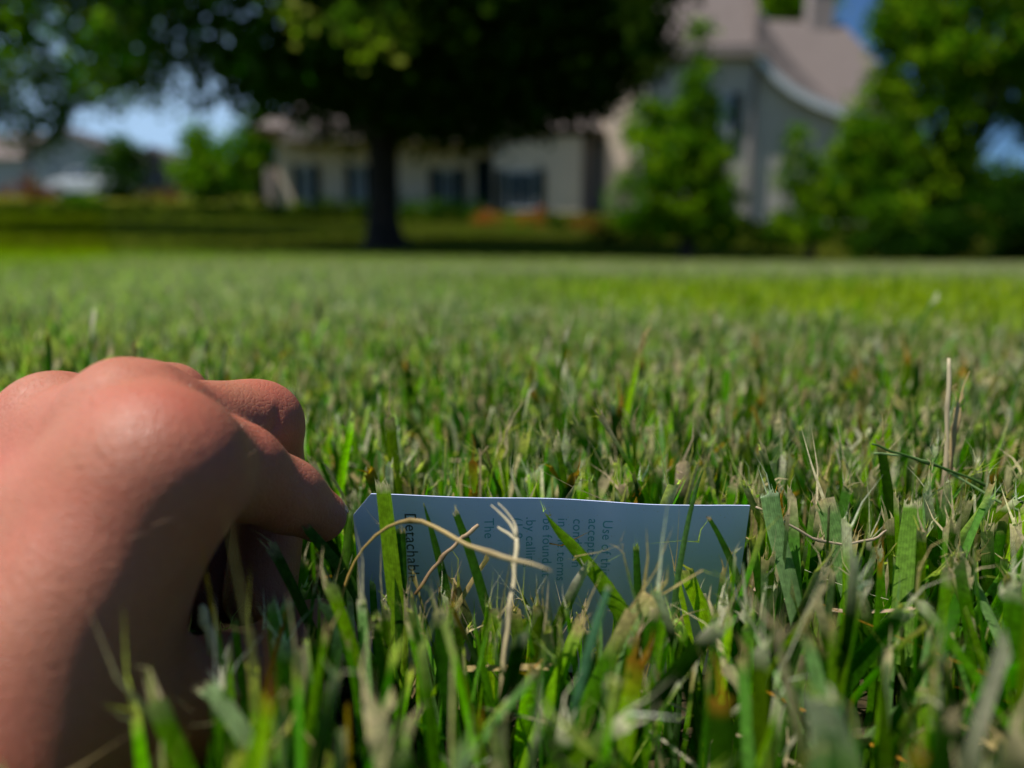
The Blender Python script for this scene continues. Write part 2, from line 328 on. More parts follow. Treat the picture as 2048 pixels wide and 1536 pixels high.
# ------------------------------------------------------------------ trees and shrubs
def leaves(centres, nper, spread, size, cols, colw, sq=(1, 1, .8)):
    n = len(centres)*nper
    base = np.repeat(np.array(centres), nper, 0)
    p = base+rng.normal(0, 1, (n, 3))*np.array(sq)*np.repeat(np.broadcast_to(spread, (len(centres),)), nper)[:, None]
    a = rng.normal(0, 1, (n, 3)); a /= np.linalg.norm(a, axis=1)[:, None]
    bb = np.cross(a, rng.normal(0, 1, (n, 3))); bb /= np.linalg.norm(bb, axis=1)[:, None]
    s = size*rng.uniform(.6, 1.3, n)[:, None]
    c = np.cross(a, bb)
    V = np.stack([p-a*s*.5, p-a*s*.05+bb*s*.34, p+a*s*.55+c*s*.12, p-a*s*.05-bb*s*.34], 1).reshape(-1, 3)
    Fq = np.arange(n*4).reshape(n, 4)
    ci = rng.choice(len(cols), len(centres), p=colw); cc = np.repeat(np.array(cols)[ci], nper, 0)*rng.uniform(.7, 1.3, (n, 1))
    return V, Fq, np.repeat(cc, 4, 0)
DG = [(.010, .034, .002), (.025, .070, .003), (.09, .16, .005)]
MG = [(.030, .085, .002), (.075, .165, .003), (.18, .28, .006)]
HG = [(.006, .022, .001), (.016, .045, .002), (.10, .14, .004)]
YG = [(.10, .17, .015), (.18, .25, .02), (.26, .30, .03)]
RD = [(.16, .03, .018), (.22, .06, .02), (.08, .10, .02)]
ORG = [(.34, .09, .02), (.38, .14, .03), (.08, .13, .02)]
def pts_in(blobs, per, shell=.35):
    out = []
    for (c, r) in blobs:
        c = np.array(c); r = np.array(r)*np.ones(3); k = max(3, int(per*(r[0]*r[2]*r[1])**(2/3)))
        d = rng.normal(0, 1, (k, 3)); d /= np.linalg.norm(d, axis=1)[:, None]
        out.append(c+d*r*(shell+(1-shell)*rng.uniform(0, 1, (k, 1))**.6))
    return np.vstack(out)
def plant(name, label, cat, blobs, per, nper, spread, size, cols, colw=(.4, .4, .2), trunk=None, limbs=0, group=None, foot=True):
    per *= 1.7; size *= 1.15
    cen = pts_in(blobs, per)
    g = H(cen[:, 0], cen[:, 1]); cen = cen[cen[:, 2] > g+.05]
    V, Fq, cc = leaves(cen, nper, spread, size, cols, colw)
    if trunk is None and name != "tree":
        o = tag(mesh_obj(name, V, Fq, M_LEAF, col=cc), label, cat, group); return o
    root = empty(name, label, cat, group)
    mesh_obj("crown", V, Fq, M_LEAF, root, col=cc)
    (tx, ty, tr, th) = trunk; gz = float(H(tx, ty)); m_ = MB()
    m_.tube([(tx, ty, gz-.2), (tx, ty, gz+.1), (tx+.02, ty, gz+.45), (tx, ty, gz+th*.6), (tx+.03, ty, gz+th), (tx+.05, ty+.05, gz+th*1.6)],
            [tr*1.9, tr*1.45, tr*1.1, tr, tr*.95, tr*.5], 14)
    idx = rng.choice(len(cen), min(limbs, len(cen)), replace=False)
    for i in idx:
        e = cen[i]; s = np.array([tx, ty, gz+th*rng.uniform(.75, 1.35)]); mid = (s+e)/2+np.array([0, 0, .18*np.linalg.norm((e-s)[:2])])
        pp = spline([s, mid, e], 7); m_.tube(pp, np.linspace(tr*.42, tr*.06, 7), 6)
    m_.build("trunk", M_BARK, root, True)
    return root
def B(px, py, rpx, Yd, ry=None, rz=None):
    k = Yd/F; return (Q(px, py, Yd), (rpx*k, (ry or rpx)*k, (rz or rpx)*k))
# big shade tree: flat-bottomed crown
T0 = Q(770, 500, 14.0); cen = []
while len(cen) < 2600:
    q = rng.uniform(-1, 1, 3)
    rr_ = abs(q[0])**2.3+abs(q[1])**2.3+abs(q[2])**3
    if rr_ < 1 and rr_ > rng.uniform(0, .9)**1.2:
        p = np.array([-2.45, 13.1, 5.05])+q*np.array([5.05, 3.3, 3.1])
        zmin = 2.36+.16*sin(p[0]*1.7)+.12*sin(p[1]*2.3+1)+.5*min(1, max(0, (-3.4-p[0])))
        if p[2] < zmin: continue
        if sin(p[0]*1.9+.5)*sin(p[2]*2.1+p[0])*sin(p[1]*.9+2) > (.02 if p[0] < -3.0 else .5): continue
        if p[0] < -3.2 and (rng.random() < .42 or abs(p[1]-13.1) > 3.3-.75*(-3.2-p[0])): continue
        cen.append(p)
cen = np.array(cen)
root = empty("tree", "big shade tree with black trunk and broad dark crown alone on the lawn", "tree")
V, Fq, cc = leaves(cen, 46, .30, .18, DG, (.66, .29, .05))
sunny = np.array([Q(a, c, Yd)+rng.normal(0, sp, 3) for a, c, Yd, sp, k in ((735, 60, 9.9, .24, 8), (600, 25, 10.2, .2, 2), (250, 50, 12.6, .3, 10), (235, 145, 12.6, .22, 6), (1290, 60, 11, .25, 4)) for _ in range(k)])  # sunlit patches of the crown, the sunlight put into yellower leaf colours
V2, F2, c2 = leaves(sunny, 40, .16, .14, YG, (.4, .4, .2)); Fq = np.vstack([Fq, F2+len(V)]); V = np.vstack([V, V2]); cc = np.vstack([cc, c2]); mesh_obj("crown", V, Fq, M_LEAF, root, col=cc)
m_ = MB(); gz = float(H(T0[0], T0[1])); tx, ty = T0[0], 14.0
m_.tube([(tx, ty, gz-.3), (tx, ty, gz+.03), (tx, ty, gz+.2), (tx-.02, ty, gz+.6), (tx+.02, ty, gz+1.4), (tx, ty, gz+2.1), (tx+.05, ty, gz+3.2), (tx, ty, gz+5.0), (tx+.1, ty, gz+7)],
        [.62, .48, .37, .29, .265, .28, .22, .12, .05], 16)
for i in rng.choice(len(cen), 42, replace=False):
    e = cen[i]; s = np.array([tx, ty, gz+rng.uniform(1.8, 4.5)]); mid = (s+e)/2+np.array([0, 0, .12*np.linalg.norm((e-s)[:2])])
    m_.tube(spline([s, mid, e], 8), np.linspace(.09, .012, 8), 6)
m_.build("trunk", M_BARK, root, True)
# left-hand trees
plant("tree", "tall loosely leafed tree whose sunlit boughs hang into the top left corner", "tree",
      [B(60, 60, 190, 17, 170, 150), B(230, 20, 110, 16.5, 120, 120), B(240, 150, 60, 16.2), B(30, 215, 120, 17.5, 100, 60), B(150, 185, 90, 17, 80, 42), B(300, 175, 60, 17.5, 60, 40), B(10, 260, 70, 18, 60, 34), B(-160, -60, 260, 18), B(130, -260, 260, 18), B(330, 60, 70, 16.5)],
      12, 34, .24, .15, MG, (.55, .3, .15), trunk=(Q(-180, 500, 17.5)[0], 17.5, .22, 2.6), limbs=26)
plant("tree", "narrow column shaped clipped green tree between the two far houses", "tree", [B(240, 335, 44, 36, 44, 62)], 26, 30, .3, .2, DG, (.3, .6, .1), trunk=(Q(240, 400, 36)[0], 36, .12, .7), limbs=4)
G_FAR = "trees left of the house"
plant("tree", "rounded mid green tree touching the left end of the house", "tree", [B(515, 320, 62, 37, 50, 62), B(525, 250, 35, 37)], 22, 30, .35, .24, MG, (.3, .4, .3), trunk=(Q(520, 400, 37)[0], 37, .16, 1.2), limbs=6, group=G_FAR)
plant("tree", "lower yellow green tree between the small dark house and the rounded tree", "tree", [B(420, 350, 62, 39, 50, 50), B(398, 292, 28, 39, 28, 46)], 22, 30, .35, .24, MG, (.3, .4, .3), trunk=(Q(420, 400, 39)[0], 39, .14, 1.0), limbs=6, group=G_FAR)
# right-hand trees
plant("tree", "slim pointed young tree in front of the tall gable with a short dark trunk", "tree",
      [B(1402, 75, 16, 8.88, 16, 30), B(1398, 150, 26, 8.88, 26, 40), B(1390, 225, 48, 8.88), B(1300, 255, 45, 9.03, 40, 50), B(1345, 310, 95, 8.88, 70, 70), B(1420, 330, 60, 8.88), B(1350, 400, 130, 8.88, 85, 70), B(1300, 440, 70, 9.1, 60, 30), B(1420, 440, 66, 8.88, 60, 40)],
      330, 30, .063, .055, MG, (.42, .33, .25), trunk=(Q(1372, 515, 8.9)[0], 8.9, .065, .5), limbs=16)
plant("tree", "small pointed bushy tree against the right end of the house wall", "tree",
      [B(1592, 285, 22, 8.58, 20, 36), B(1600, 345, 44, 8.58), B(1635, 395, 66, 8.58, 50, 50), B(1610, 450, 66, 8.58, 55, 45)],
      235, 30, .06, .052, MG, (.30, .35, .35), trunk=(Q(1620, 515, 8.6)[0], 8.6, .045, .35), limbs=8)
plant("tree", "large leafy tree filling the right edge of the lawn and rising out of view", "tree",
      [B(1760, 330, 80, 8.88, 70, 90), B(1725, 285, 62, 8.95), B(1765, 215, 58, 8.95), B(1800, 140, 55, 8.95), B(1810, 60, 60, 8.95), B(1700, 360, 60, 8.88), B(1850, 260, 85, 8.88, 80, 70), B(1850, 380, 130, 9.03, 100, 90), B(1740, 430, 80, 8.73), B(1860, 110, 85, 8.88, 90, 90), B(1975, 70, 110, 8.88, 100, 110), B(1790, 20, 45, 8.88, 40, 70), B(2110, 110, 120, 9.25, 100, 140), B(1915, 180, 60, 8.88), B(2010, 165, 70, 8.88), B(2090, 230, 60, 8.88), B(1935, 260, 45, 8.88), B(1990, -120, 210, 9.25)],
      200, 30, .065, .058, MG, (.30, .35, .35), trunk=(Q(1880, 525, 9)[0], 9.0, .11, .7), limbs=30)
plant("shrub", "dark spreading shrub in deep shade at the right edge below the sky gap", "shrub", [B(1990, 440, 110, 8.44, 90, 90), B(2100, 430, 110, 8.58, 90, 110), B(1860, 480, 90, 8.36, 60, 45), B(1760, 490, 70, 8.36, 60, 35)], 215, 30, .06, .058, DG, (.7, .25, .05))
plant("tree", "pale green treetop showing above the roofs beside the chimney", "tree", [B(1585, 0, 70, 48, 70, 60)], 14, 26, .5, .35, MG, (.3, .4, .3), trunk=(Q(1585, 300, 48)[0], 48, .3, 8), limbs=8)
# shrubs and beds
plant("shrub", "reddish purple shrub beside the white car at the far left", "shrub", [B(60, 398, 54, 32, 40, 32)], 24, 30, .22, .16, RD, (.5, .3, .2))
plant("shrub", "dark red shrub in front of the small dark house", "shrub", [B(322, 404, 40, 31, 34, 24)], 24, 30, .2, .15, RD, (.5, .3, .2))
plant("shrub", "rounded bright green shrub in front of the white car", "shrub", [B(160, 414, 33, 27, 30, 28)], 26, 34, .16, .12, MG, (.5, .4, .1))
plant("shrub", "pointed dark evergreen shrub rising behind the reddish purple shrub", "shrub", [B(68, 372, 13, 34, 12, 20)], 30, 30, .15, .12, DG, (.7, .3, 0))
def hedge(label, px0, px1, py, rp, Yd, cols, cw, group="hedges in front of the house"):
    n = int((px1-px0)/rp)+1
    plant("hedge", label, "hedge", [B(px0+(px1-px0)*i/(n-1), py+2*sin(i*1.7), rp*1.1, Yd, rp, rp) for i in range(n)], 30, 26, .14, .11, cols, cw, group=group)
hedge("long low dark hedge left of the big trunk below the shuttered windows", 385, 745, 426, 27, 25, HG, (.55, .35, .10))
hedge("short green hedge right of the big trunk below the dark window", 800, 935, 426, 26, 25, DG, (.45, .40, .15))
hedge("light green hedge along the foot of the left hill below the small dark house", -60, 350, 430, 20, 25, HG, (.55, .35, .10))
hedge("dark low hedge behind the slim pointed tree", 1215, 1335, 455, 26, 15, DG, (.6, .35, .05))
hedge("yellow green low hedge between the slim tree and the small bushy tree", 1440, 1560, 468, 22, 13.5, MG, (.3, .4, .3))
plant("flowering_shrub", "orange flowering shrub right of the short green hedge", "shrub", [B(975, 440, 34, 24, 28, 20)], 40, 28, .12, .10, ORG, (.45, .35, .2))
plant("flowering_shrub", "red orange flowering shrub below the wide shuttered window", "shrub", [B(1068, 446, 30, 22, 26, 24)], 40, 28, .12, .10, ORG, (.6, .2, .2))
plant("shrub", "round dark green shrub right of the red orange flowers", "shrub", [B(1113, 452, 22, 21, 22, 22)], 50, 28, .1, .09, DG, (.6, .4, 0))
plant("flowering_shrub", "dull orange brown shrub between the round dark shrub and the slim tree", "shrub", [B(1168, 452, 26, 21, 24, 18)], 44, 28, .1, .09, RD, (.3, .3, .4))
plant("shrub", "upright pale green plant between the two orange shrubs", "shrub", [B(1028, 462, 15, 20, 14, 34)], 60, 28, .08, .08, YG, (.5, .4, .1))
tag(mesh_obj("distant_woods", *(lambda r_: (r_[0], r_[1]))(lv := leaves(np.column_stack([rng.uniform(-150, 150, 2600), rng.uniform(95, 120, 2600), rng.uniform(4, 11, 2600)]), 18, 1.2, 1.1, DG, (.3, .5, .2))), M_LEAF, col=lv[2]), "far green wood along the skyline behind the houses", "woods", kind='stuff')

# ------------------------------------------------------------------ the card
CD0, CD1 = .1665, .1665
def cpt(px, py):                 # on the card's upright plane
    return Q(px, py, CARD_Y)
CARD_Y = .1585
def card():
    root = empty("printed_card", "white card with clipped corner standing upright in the grass, blue print running down it", "card")
    prof = [(704, 1034), (741, 989), (900, 995), (1040, 1001), (1180, 1007), (1310, 1012), (1420, 1014.5), (1503, 1014.5)]
    tp = [cpt(*p) for p in prof]; bz = -.002
    def yo(x): return CARD_Y + .0105 + .0022*math.sin((x+.03)*38)*.6 + .0006*math.sin(x*150)
    V = []; N = 60; th = .00040
    xs_ = np.unique(np.concatenate([np.linspace(tp[0][0], tp[-1][0], N), [p[0] for p in tp]]))
    zt = np.interp(xs_, [p[0] for p in tp], [p[2] for p in tp]); K = 10
    for side in (0, 1):
        for i, x in enumerate(xs_):
            for k in range(K):
                z = bz+(zt[i]-bz)*k/(K-1); V.append((x, yo(x)+side*th-.0105*(z/.0505), z))
    n = len(xs_); Fq = []
    def id_(s, i, k): return s*n*K+i*K+k
    for i in range(n-1):
        for k in range(K-1):
            Fq.append((id_(0, i, k), id_(0, i+1, k), id_(0, i+1, k+1), id_(0, i, k+1))); Fq.append((id_(1, i, k), id_(1, i, k+1), id_(1, i+1, k+1), id_(1, i+1, k)))
        Fq.append((id_(0, i, K-1), id_(0, i+1, K-1), id_(1, i+1, K-1), id_(1, i, K-1))); Fq.append((id_(0, i, 0), id_(1, i, 0), id_(1, i+1, 0), id_(0, i+1, 0)))
    for k in range(K-1):
        Fq.append((id_(0, 0, k), id_(0, 0, k+1), id_(1, 0, k+1), id_(1, 0, k))); Fq.append((id_(0, n-1, k), id_(1, n-1, k), id_(1, n-1, k+1), id_(0, n-1, k+1)))
    m, t, b = new_mat("card_stock"); b.inputs["Base Color"].default_value = (.60, .67, .95, 1); b.inputs["Roughness"].default_value = .38
    co = t.nodes.new("ShaderNodeTexCoord"); nz = t.nodes.new("ShaderNodeTexNoise"); nz.inputs["Scale"].default_value = 2200; nz.inputs["Detail"].default_value = 3
    t.links.new(co.outputs["Object"], nz.inputs["Vector"]); r = t.nodes.new("ShaderNodeValToRGB"); r.color_ramp.elements[0].position = .24; r.color_ramp.elements[1].position = .32
    r.color_ramp.elements[0].color = (.45, .42, .38, 1); r.color_ramp.elements[1].color = (.60, .67, .95, 1); t.links.new(nz.outputs[0], r.inputs[0]); t.links.new(r.outputs[0], b.inputs["Base Color"])
    mesh_obj("card_sheet", V, Fq, m, root)
    blue, t, b = new_mat("blue_print"); b.inputs["Base Color"].default_value = (.10, .36, .52, 1); b.inputs["Roughness"].default_value = .5
    blk, t, b = new_mat("dark_print"); b.inputs["Base Color"].default_value = (.02, .035, .05, 1); b.inputs["Roughness"].default_value = .5
    for txt, px, py, em, mt in (("Use of this", 1209, 1048, 27, blue), ("acceptance", 1180, 1046, 27, blue), ("condition", 1149, 1047, 27, blue), ("in the terms", 1118, 1046, 27, blue),
                                ("be found at", 1087, 1046, 27, blue), (".by calling", 1053, 1042, 27, blue), ("(1-8", 1026, 1043, 27, blue), ("The", 968, 1042, 27, blue), ("Detachable", 807, 1030, 32, blk)):
        cu = bpy.data.curves.new("t", 'FONT'); cu.body = txt; cu.size = em*CARD_Y/F*1.12; cu.space_character = 1.06
        to = bpy.data.objects.new("t", cu); COL.objects.link(to); bpy.context.view_layer.update()
        me = bpy.data.meshes.new_from_object(to.evaluated_get(bpy.context.evaluated_depsgraph_get())); bpy.data.objects.remove(to)
        o0 = cpt(px, py); vs = np.zeros(len(me.vertices)*3, dtype=np.float32); me.vertices.foreach_get("co", vs); vs = vs.reshape(-1, 3)
        x = o0[0]+vs[:, 1]; z = o0[2]-vs[:, 0]; y = np.array([yo(a) for a in x])-.0105*(z/.0505)-.00005
        me.vertices.foreach_set("co", np.stack([x, y, z], 1).astype(np.float32).ravel()); me.update()
        to = bpy.data.objects.new("printed_text", me); COL.objects.link(to); to.parent = root; me.materials.append(mt)
card()
CX0, CX1 = cpt(704, 1030)[0], cpt(1503, 1014)[0]

# ------------------------------------------------------------------ the hand (one continuous skin surface)
def cap(p, a, b_, r1, r2):
    ba = b_-a; h = np.clip(((p-a)@ba)/(ba@ba), 0, 1); return np.linalg.norm(p-a-h[:, None]*ba, axis=1)-(r1+(r2-r1)*h)
def tri(p, a, b_, c, r):
    ba, cb, ac = b_-a, c-b_, a-c; pa, pb, pc = p-a, p-b_, p-c; n = np.cross(ba, ac)
    ins = (np.sign(pa@np.cross(ba, n))+np.sign(pb@np.cross(cb, n))+np.sign(pc@np.cross(ac, n))) < 2
    def e(v, q): h = np.clip((q@v)/(v@v), 0, 1); return np.sum((q-h[:, None]*v)**2, 1)
    d2 = np.where(ins, np.minimum(np.minimum(e(ba, pa), e(cb, pb)), e(ac, pc)), (pa@n)**2/(n@n))
    return np.sqrt(d2)-r
def smin(a, b_, k):
    h = np.clip(.5+.5*(b_-a)/k, 0, 1); return b_*(1-h)+a*h-k*h*(1-h)
J = dict(
    iM=(P(318, 940, .123), .0108), iP=(P(470, 944, .145), .0090), iD=(P(573, 991, .156), .0072), iT=(P(640, 1032, .1640), .0059),
    mM=(P(272, 878, .138), .0117), mP=(P(516, 850, .168), .0094), mD=(P(545, 985, .181), .0084), mT=(P(520, 1190, .170), .0082),
    rM=(P(118, 880, .155), .0117), rP=(P(340, 803, .188), .0090), rD=(P(425, 960, .196), .0088), rT=(P(425, 1190, .176), .0084),
    lM=(P(-30, 905, .168), .0102), lP=(P(150, 875, .200), .0080), lD=(P(300, 970, .200), .0080), lT=(P(335, 1190, .182), .0076),
    iW=(P(-175, 1740, .104), .0145), mW=(P(-330, 1640, .112), .0150), rW=(P(-420, 1550, .122), .0145), lW=(P(-500, 1460, .131), .013),
    tC=(P(-60, 1700, .107), .0150), tM=(P(222, 1430, .123), .0125), tP=(P(470, 1385, .143), .0108), tT=(P(634, 1275, .1625), .0083))
g = lambda k: J[k][0]; rd = lambda k: J[k][1]
def seg(p, a, b_, s1=1, s2=1): return cap(p, g(a), g(b_), rd(a)*s1, rd(b_)*s2)
ELB = np.array([-.30, -.13, .062]); WR = (g('iW')+g('lW'))/2
CREASE = [(P(430, 862, .1265), P(432, 925, .1265), .0013, .0011), (P(452, 868, .1275), P(466, 925, .1275), .0009, .0009), (P(478, 878, .1285), P(494, 935, .1285), .0009, .0009),
          (P(505, 895, .1305), P(518, 940, .1305), .0006, .0008), (P(418, 930, .1265), P(424, 1000, .1265), .0009, .0012), (P(540, 850, .160), P(522, 880, .160), .0011, .0011), (P(565, 815, .16), P(540, 862, .158), .0009, .0010),
          (P(612, 960, .150), P(632, 1000, .152), .0005, .0008), (P(250, 772, .130), P(290, 768, .130), .0003, .0005), (P(245, 790, .128), P(300, 786, .128), .0003, .0005)]
def sdf(p):
    palm = seg(p, 'iM', 'iW')
    for a in 'mrl': palm = smin(palm, seg(p, a+'M', a+'W'), .014)
    palm = smin(palm, tri(p, g('iM'), g('lM'), g('lW'), .0095), .006); palm = smin(palm, tri(p, g('iM'), g('iW'), g('lW'), .010), .006)
    palm = smin(palm, cap(p, g('iM'), g('mM'), .0112, .0116), .008); palm = smin(palm, cap(p, g('mM'), g('rM'), .0116, .0112), .006)
    a1_, a2_ = g('mM')*.2+g('mP')*.8, g('rM')*.2+g('rP')*.8
    palm = smin(palm, tri(p, g('mM'), g('rM'), a1_, .0068), .003); palm = smin(palm, tri(p, g('rM'), a1_, a2_, .0068), .003); palm = smin(palm, tri(p, g('iM'), g('mM'), g('mM')*.5+g('mP')*.5, .0068), .003)  # added webs between the fingers, shaped to keep sun off the curled tips
    th = seg(p, 'tC', 'tM'); palm = smin(palm, th, .014)
    palm = smin(palm, tri(p, P(322, 965, .123), P(212, 1290, .123), P(-100, 1600, .109), .0082), .008)
    palm = smin(palm, cap(p, P(318, 975, .123), P(212, 1280, .123), .0080, .0084), .006)
    for k, r_ in (('mM', .0072), ('rM', .0066)):            # knuckle heads
        palm = smin(palm, np.linalg.norm(p-(g(k)+np.array([-.001, 0, .0062])), axis=1)-r_, .006)
    arm = cap(p, WR, ELB, .0235, .036); palm = smin(palm, arm, .022)
    def finger(c, kn=.0035):
        f = seg(p, c+'M', c+'P', .92, 1); f = smin(f, seg(p, c+'P', c+'D'), kn); f = smin(f, seg(p, c+'D', c+'T'), kn)
        return smin(f, np.linalg.norm(p-g(c+'P'), axis=1)-rd(c+'P')*.99, .002)
    fi, fm, fr, fl = (finger(c) for c in 'imrl')
    tf = smin(seg(p, 'tM', 'tP', .95, 1), seg(p, 'tP', 'tT'), .004)
    tf = smin(tf, np.linalg.norm(p-(g('tT')*.75+g('tP')*.25), axis=1)-.0092, .003)
    fing = smin(fi, fm, .0010); fing = smin(fing, fr, .0012); fing = smin(fing, fl, .0012)
    d = smin(palm, fing, .0060); d = smin(d, tf, .006)
    for a, b_, amp, wd in CREASE:
        near = cap(p, a, b_, 0, 0); q = near < .008
        if q.any(): d[q] += amp*np.exp(-(near[q]/wd)**2*.9)
    d += .00022*np.sin(p[:, 0]*520+2*np.sin(p[:, 2]*260))*np.sin(p[:, 2]*430+p[:, 1]*300)*np.exp(-(np.linalg.norm(p-(g('mM')+np.array([0, 0, .011])), axis=1)/.012)**2)
    return d
def surface_net(lo, hi, h, blk=12):
    n = np.ceil((hi-lo)/h/blk).astype(int)*blk+1
    Vv = np.full(tuple(n), 1.0, dtype=np.float32)
    nb = (n-1)//blk; bi = np.stack(np.meshgrid(*[np.arange(k) for k in nb], indexing='ij'), -1).reshape(-1, 3)
    cc = lo+(bi+.5)*blk*h; dc = sdf(cc); lim = blk*h*.87*1.25+.001
    off = np.stack(np.meshgrid(*[np.arange(blk+1)]*3, indexing='ij'), -1).reshape(-1, 3)
    for b3, d in zip(bi, dc):
        s = tuple(slice(q*blk, q*blk+blk+1) for q in b3)
        if abs(d) > lim:
            if d < 0: Vv[s] = np.minimum(Vv[s], -1.0)
    near = bi[np.abs(dc) <= lim]
    for i in range(0, len(near), 60):
        ch = near[i:i+60]; pts = lo+((ch[:, None]*blk+off[None]).reshape(-1, 3))*h; d = sdf(pts).reshape(len(ch), blk+1, blk+1, blk+1)
        for b3, dd in zip(ch, d): Vv[tuple(slice(q*blk, q*blk+blk+1) for q in b3)] = dd
    S = Vv < 0; nx_, ny_, nz_ = Vv.shape
    cs = np.zeros((nx_-1, ny_-1, nz_-1), dtype=np.int8); cor = [(a, b_, c) for a in (0, 1) for b_ in (0, 1) for c in (0, 1)]
    for a, b_, c in cor: cs += S[a:nx_-1+a, b_:ny_-1+b_, c:nz_-1+c]
    act = np.argwhere((cs > 0) & (cs < 8)); idm = np.full(cs.shape, -1, dtype=np.int32); idm[tuple(act.T)] = np.arange(len(act))
    val = {c: Vv[act[:, 0]+c[0], act[:, 1]+c[1], act[:, 2]+c[2]] for c in cor}
    acc = np.zeros((len(act), 3)); cnt = np.zeros(len(act))
    for c in cor:
        for ax in range(3):
            if c[ax] == 0:
                e = list(c); e[ax] = 1; e = tuple(e); a, b_ = val[c], val[e]; q = (a < 0) != (b_ < 0); t_ = a/(a-b_+1e-12)
                pt = np.array(c, float)[None].repeat(len(act), 0); pt[:, ax] = t_; acc[q] += pt[q]; cnt[q] += 1
    V_ = lo+(act+acc/cnt[:, None])*h; Fs = []
    for ax in range(3):
        sl0 = [slice(None)]*3; sl1 = [slice(None)]*3; sl0[ax] = slice(0, -1); sl1[ax] = slice(1, None)
        ch = np.argwhere(S[tuple(sl0)] != S[tuple(sl1)]); o1, o2 = [(1, 2), (2, 0), (0, 1)][ax]
        ch = ch[(ch[:, o1] > 0) & (ch[:, o2] > 0) & (ch[:, o1] < idm.shape[o1]) & (ch[:, o2] < idm.shape[o2]) & (ch[:, ax] < idm.shape[ax])]
        d1 = np.zeros(3, int); d1[o1] = 1; d2 = np.zeros(3, int); d2[o2] = 1
        q = np.stack([idm[tuple((ch-d1-d2).T)], idm[tuple((ch-d2).T)], idm[tuple(ch.T)], idm[tuple((ch-d1).T)]], 1)
        fl = S[tuple(ch.T)]; q[~fl] = q[~fl][:, ::-1]; Fs.append(q)
    return V_, np.vstack(Fs)
def skin_mat():
    m, t, b = new_mat("skin"); co = t.nodes.new("ShaderNodeTexCoord")
    def nz(sc, det=4, rough=.5):
        n = t.nodes.new("ShaderNodeTexNoise"); n.inputs["Scale"].default_value = sc; n.inputs["Detail"].default_value = det; n.inputs["Roughness"].default_value = rough
        t.links.new(co.outputs["Object"], n.inputs["Vector"]); return n
    n1 = nz(45, 3); r = t.nodes.new("ShaderNodeValToRGB"); r.color_ramp.elements[0].position = .3; r.color_ramp.elements[1].position = .72
    r.color_ramp.elements[0].color = (.37, .140, .078, 1); r.color_ramp.elements[1].color = (.38, .105, .062, 1); t.links.new(n1.outputs[0], r.inputs[0])
    n3 = nz(700, 3); mp = t.nodes.new("ShaderNodeMapRange"); mp.inputs[3].default_value = .86; mp.inputs[4].default_value = 1.12; t.links.new(n3.outputs[0], mp.inputs[0])
    vs = t.nodes.new("ShaderNodeVectorMath"); vs.operation = 'SCALE'; t.links.new(r.outputs[0], vs.inputs[0]); t.links.new(mp.outputs[0], vs.inputs["Scale"])
    t.links.new(vs.outputs[0], b.inputs["Base Color"])
    b.inputs["Subsurface Weight"].default_value = .7; b.inputs["Subsurface Radius"].default_value = (1.0, .28, .15); b.inputs["Subsurface Scale"].default_value = .0035
    b.inputs["Roughness"].default_value = .54; b.inputs["Specular IOR Level"].default_value = .5
    vo = t.nodes.new("ShaderNodeTexVoronoi"); vo.inputs["Scale"].default_value = 850; vo.feature = 'DISTANCE_TO_EDGE'
    wv = nz(120, 2); ad = t.nodes.new("ShaderNodeVectorMath"); ad.operation = 'MULTIPLY_ADD'; ad.inputs[1].default_value = (.004, .004, .004)
    t.links.new(wv.outputs["Color"], ad.inputs[0]); t.links.new(co.outputs["Object"], ad.inputs[2]); t.links.new(ad.outputs[0], vo.inputs["Vector"])
    mr_ = t.nodes.new("ShaderNodeMapRange"); mr_.inputs[2].default_value = .16; t.links.new(vo.outputs["Distance"], mr_.inputs[0])
    b1 = t.nodes.new("ShaderNodeBump"); b1.inputs["Strength"].default_value = .4; b1.inputs["Distance"].default_value = .0002; t.links.new(mr_.outputs[0], b1.inputs["Height"])
    n2 = nz(260, 6, .6); b2 = t.nodes.new("ShaderNodeBump"); b2.inputs["Strength"].default_value = .4; b2.inputs["Distance"].default_value = .0004
    t.links.new(n2.outputs[0], b2.inputs["Height"]); t.links.new(b1.outputs[0], b2.inputs["Normal"]); t.links.new(b2.outputs[0], b.inputs["Normal"])
    return m
V, Fq = surface_net(np.array([-.345, -.175, -.004]), np.array([-.022, .225, .132]), .0009)
root = empty("person", "bare left hand reaching in from the left, pinching the white card's clipped corner", "person's hand")
hand = mesh_obj("hand", V, Fq, skin_mat(), root, smooth=True)
md = hand.modifiers.new("s", 'SMOOTH'); md.iterations = 2; md.factor = .5
def nail(tip, prev, up, rr, L_, wid):
    ax = g(tip)-g(prev); ax /= np.linalg.norm(ax); up = up-ax*(up@ax); up /= np.linalg.norm(up); sd = np.cross(ax, up); V_ = []; n, k = 9, 9
    for i in range(n):
        for j in range(k):
            a = (j/(k-1)*2-1)*wid; s_ = (i/(n-1)-.55)*L_; rr_ = rr*(1-.18*(i/(n-1))**3)
            rnd = 1-.25*(abs(i/(n-1)*2-1))**4; a *= rnd
            V_.append(g(tip)+ax*s_+(up*cos(a)+sd*sin(a))*rr_)
    Fq_ = [(i*k+j, i*k+j+1, (i+1)*k+j+1, (i+1)*k+j) for i in range(n-1) for j in range(k-1)]
    m, t, b = new_mat("fingernail"); b.inputs["Base Color"].default_value = (.62, .36, .30, 1); b.inputs["Roughness"].default_value = .25; b.inputs["Subsurface Weight"].default_value = .3; b.inputs["Subsurface Scale"].default_value = .002
    o = mesh_obj("fingernail", V_, Fq_, m, root, smooth=True); s2 = o.modifiers.new("t", 'SOLIDIFY'); s2.thickness = .0005; s2.offset = -1
nail('iT', 'iD', np.array([.30, .15, 1.0]), rd('iT')+.00015, .0095, .85)
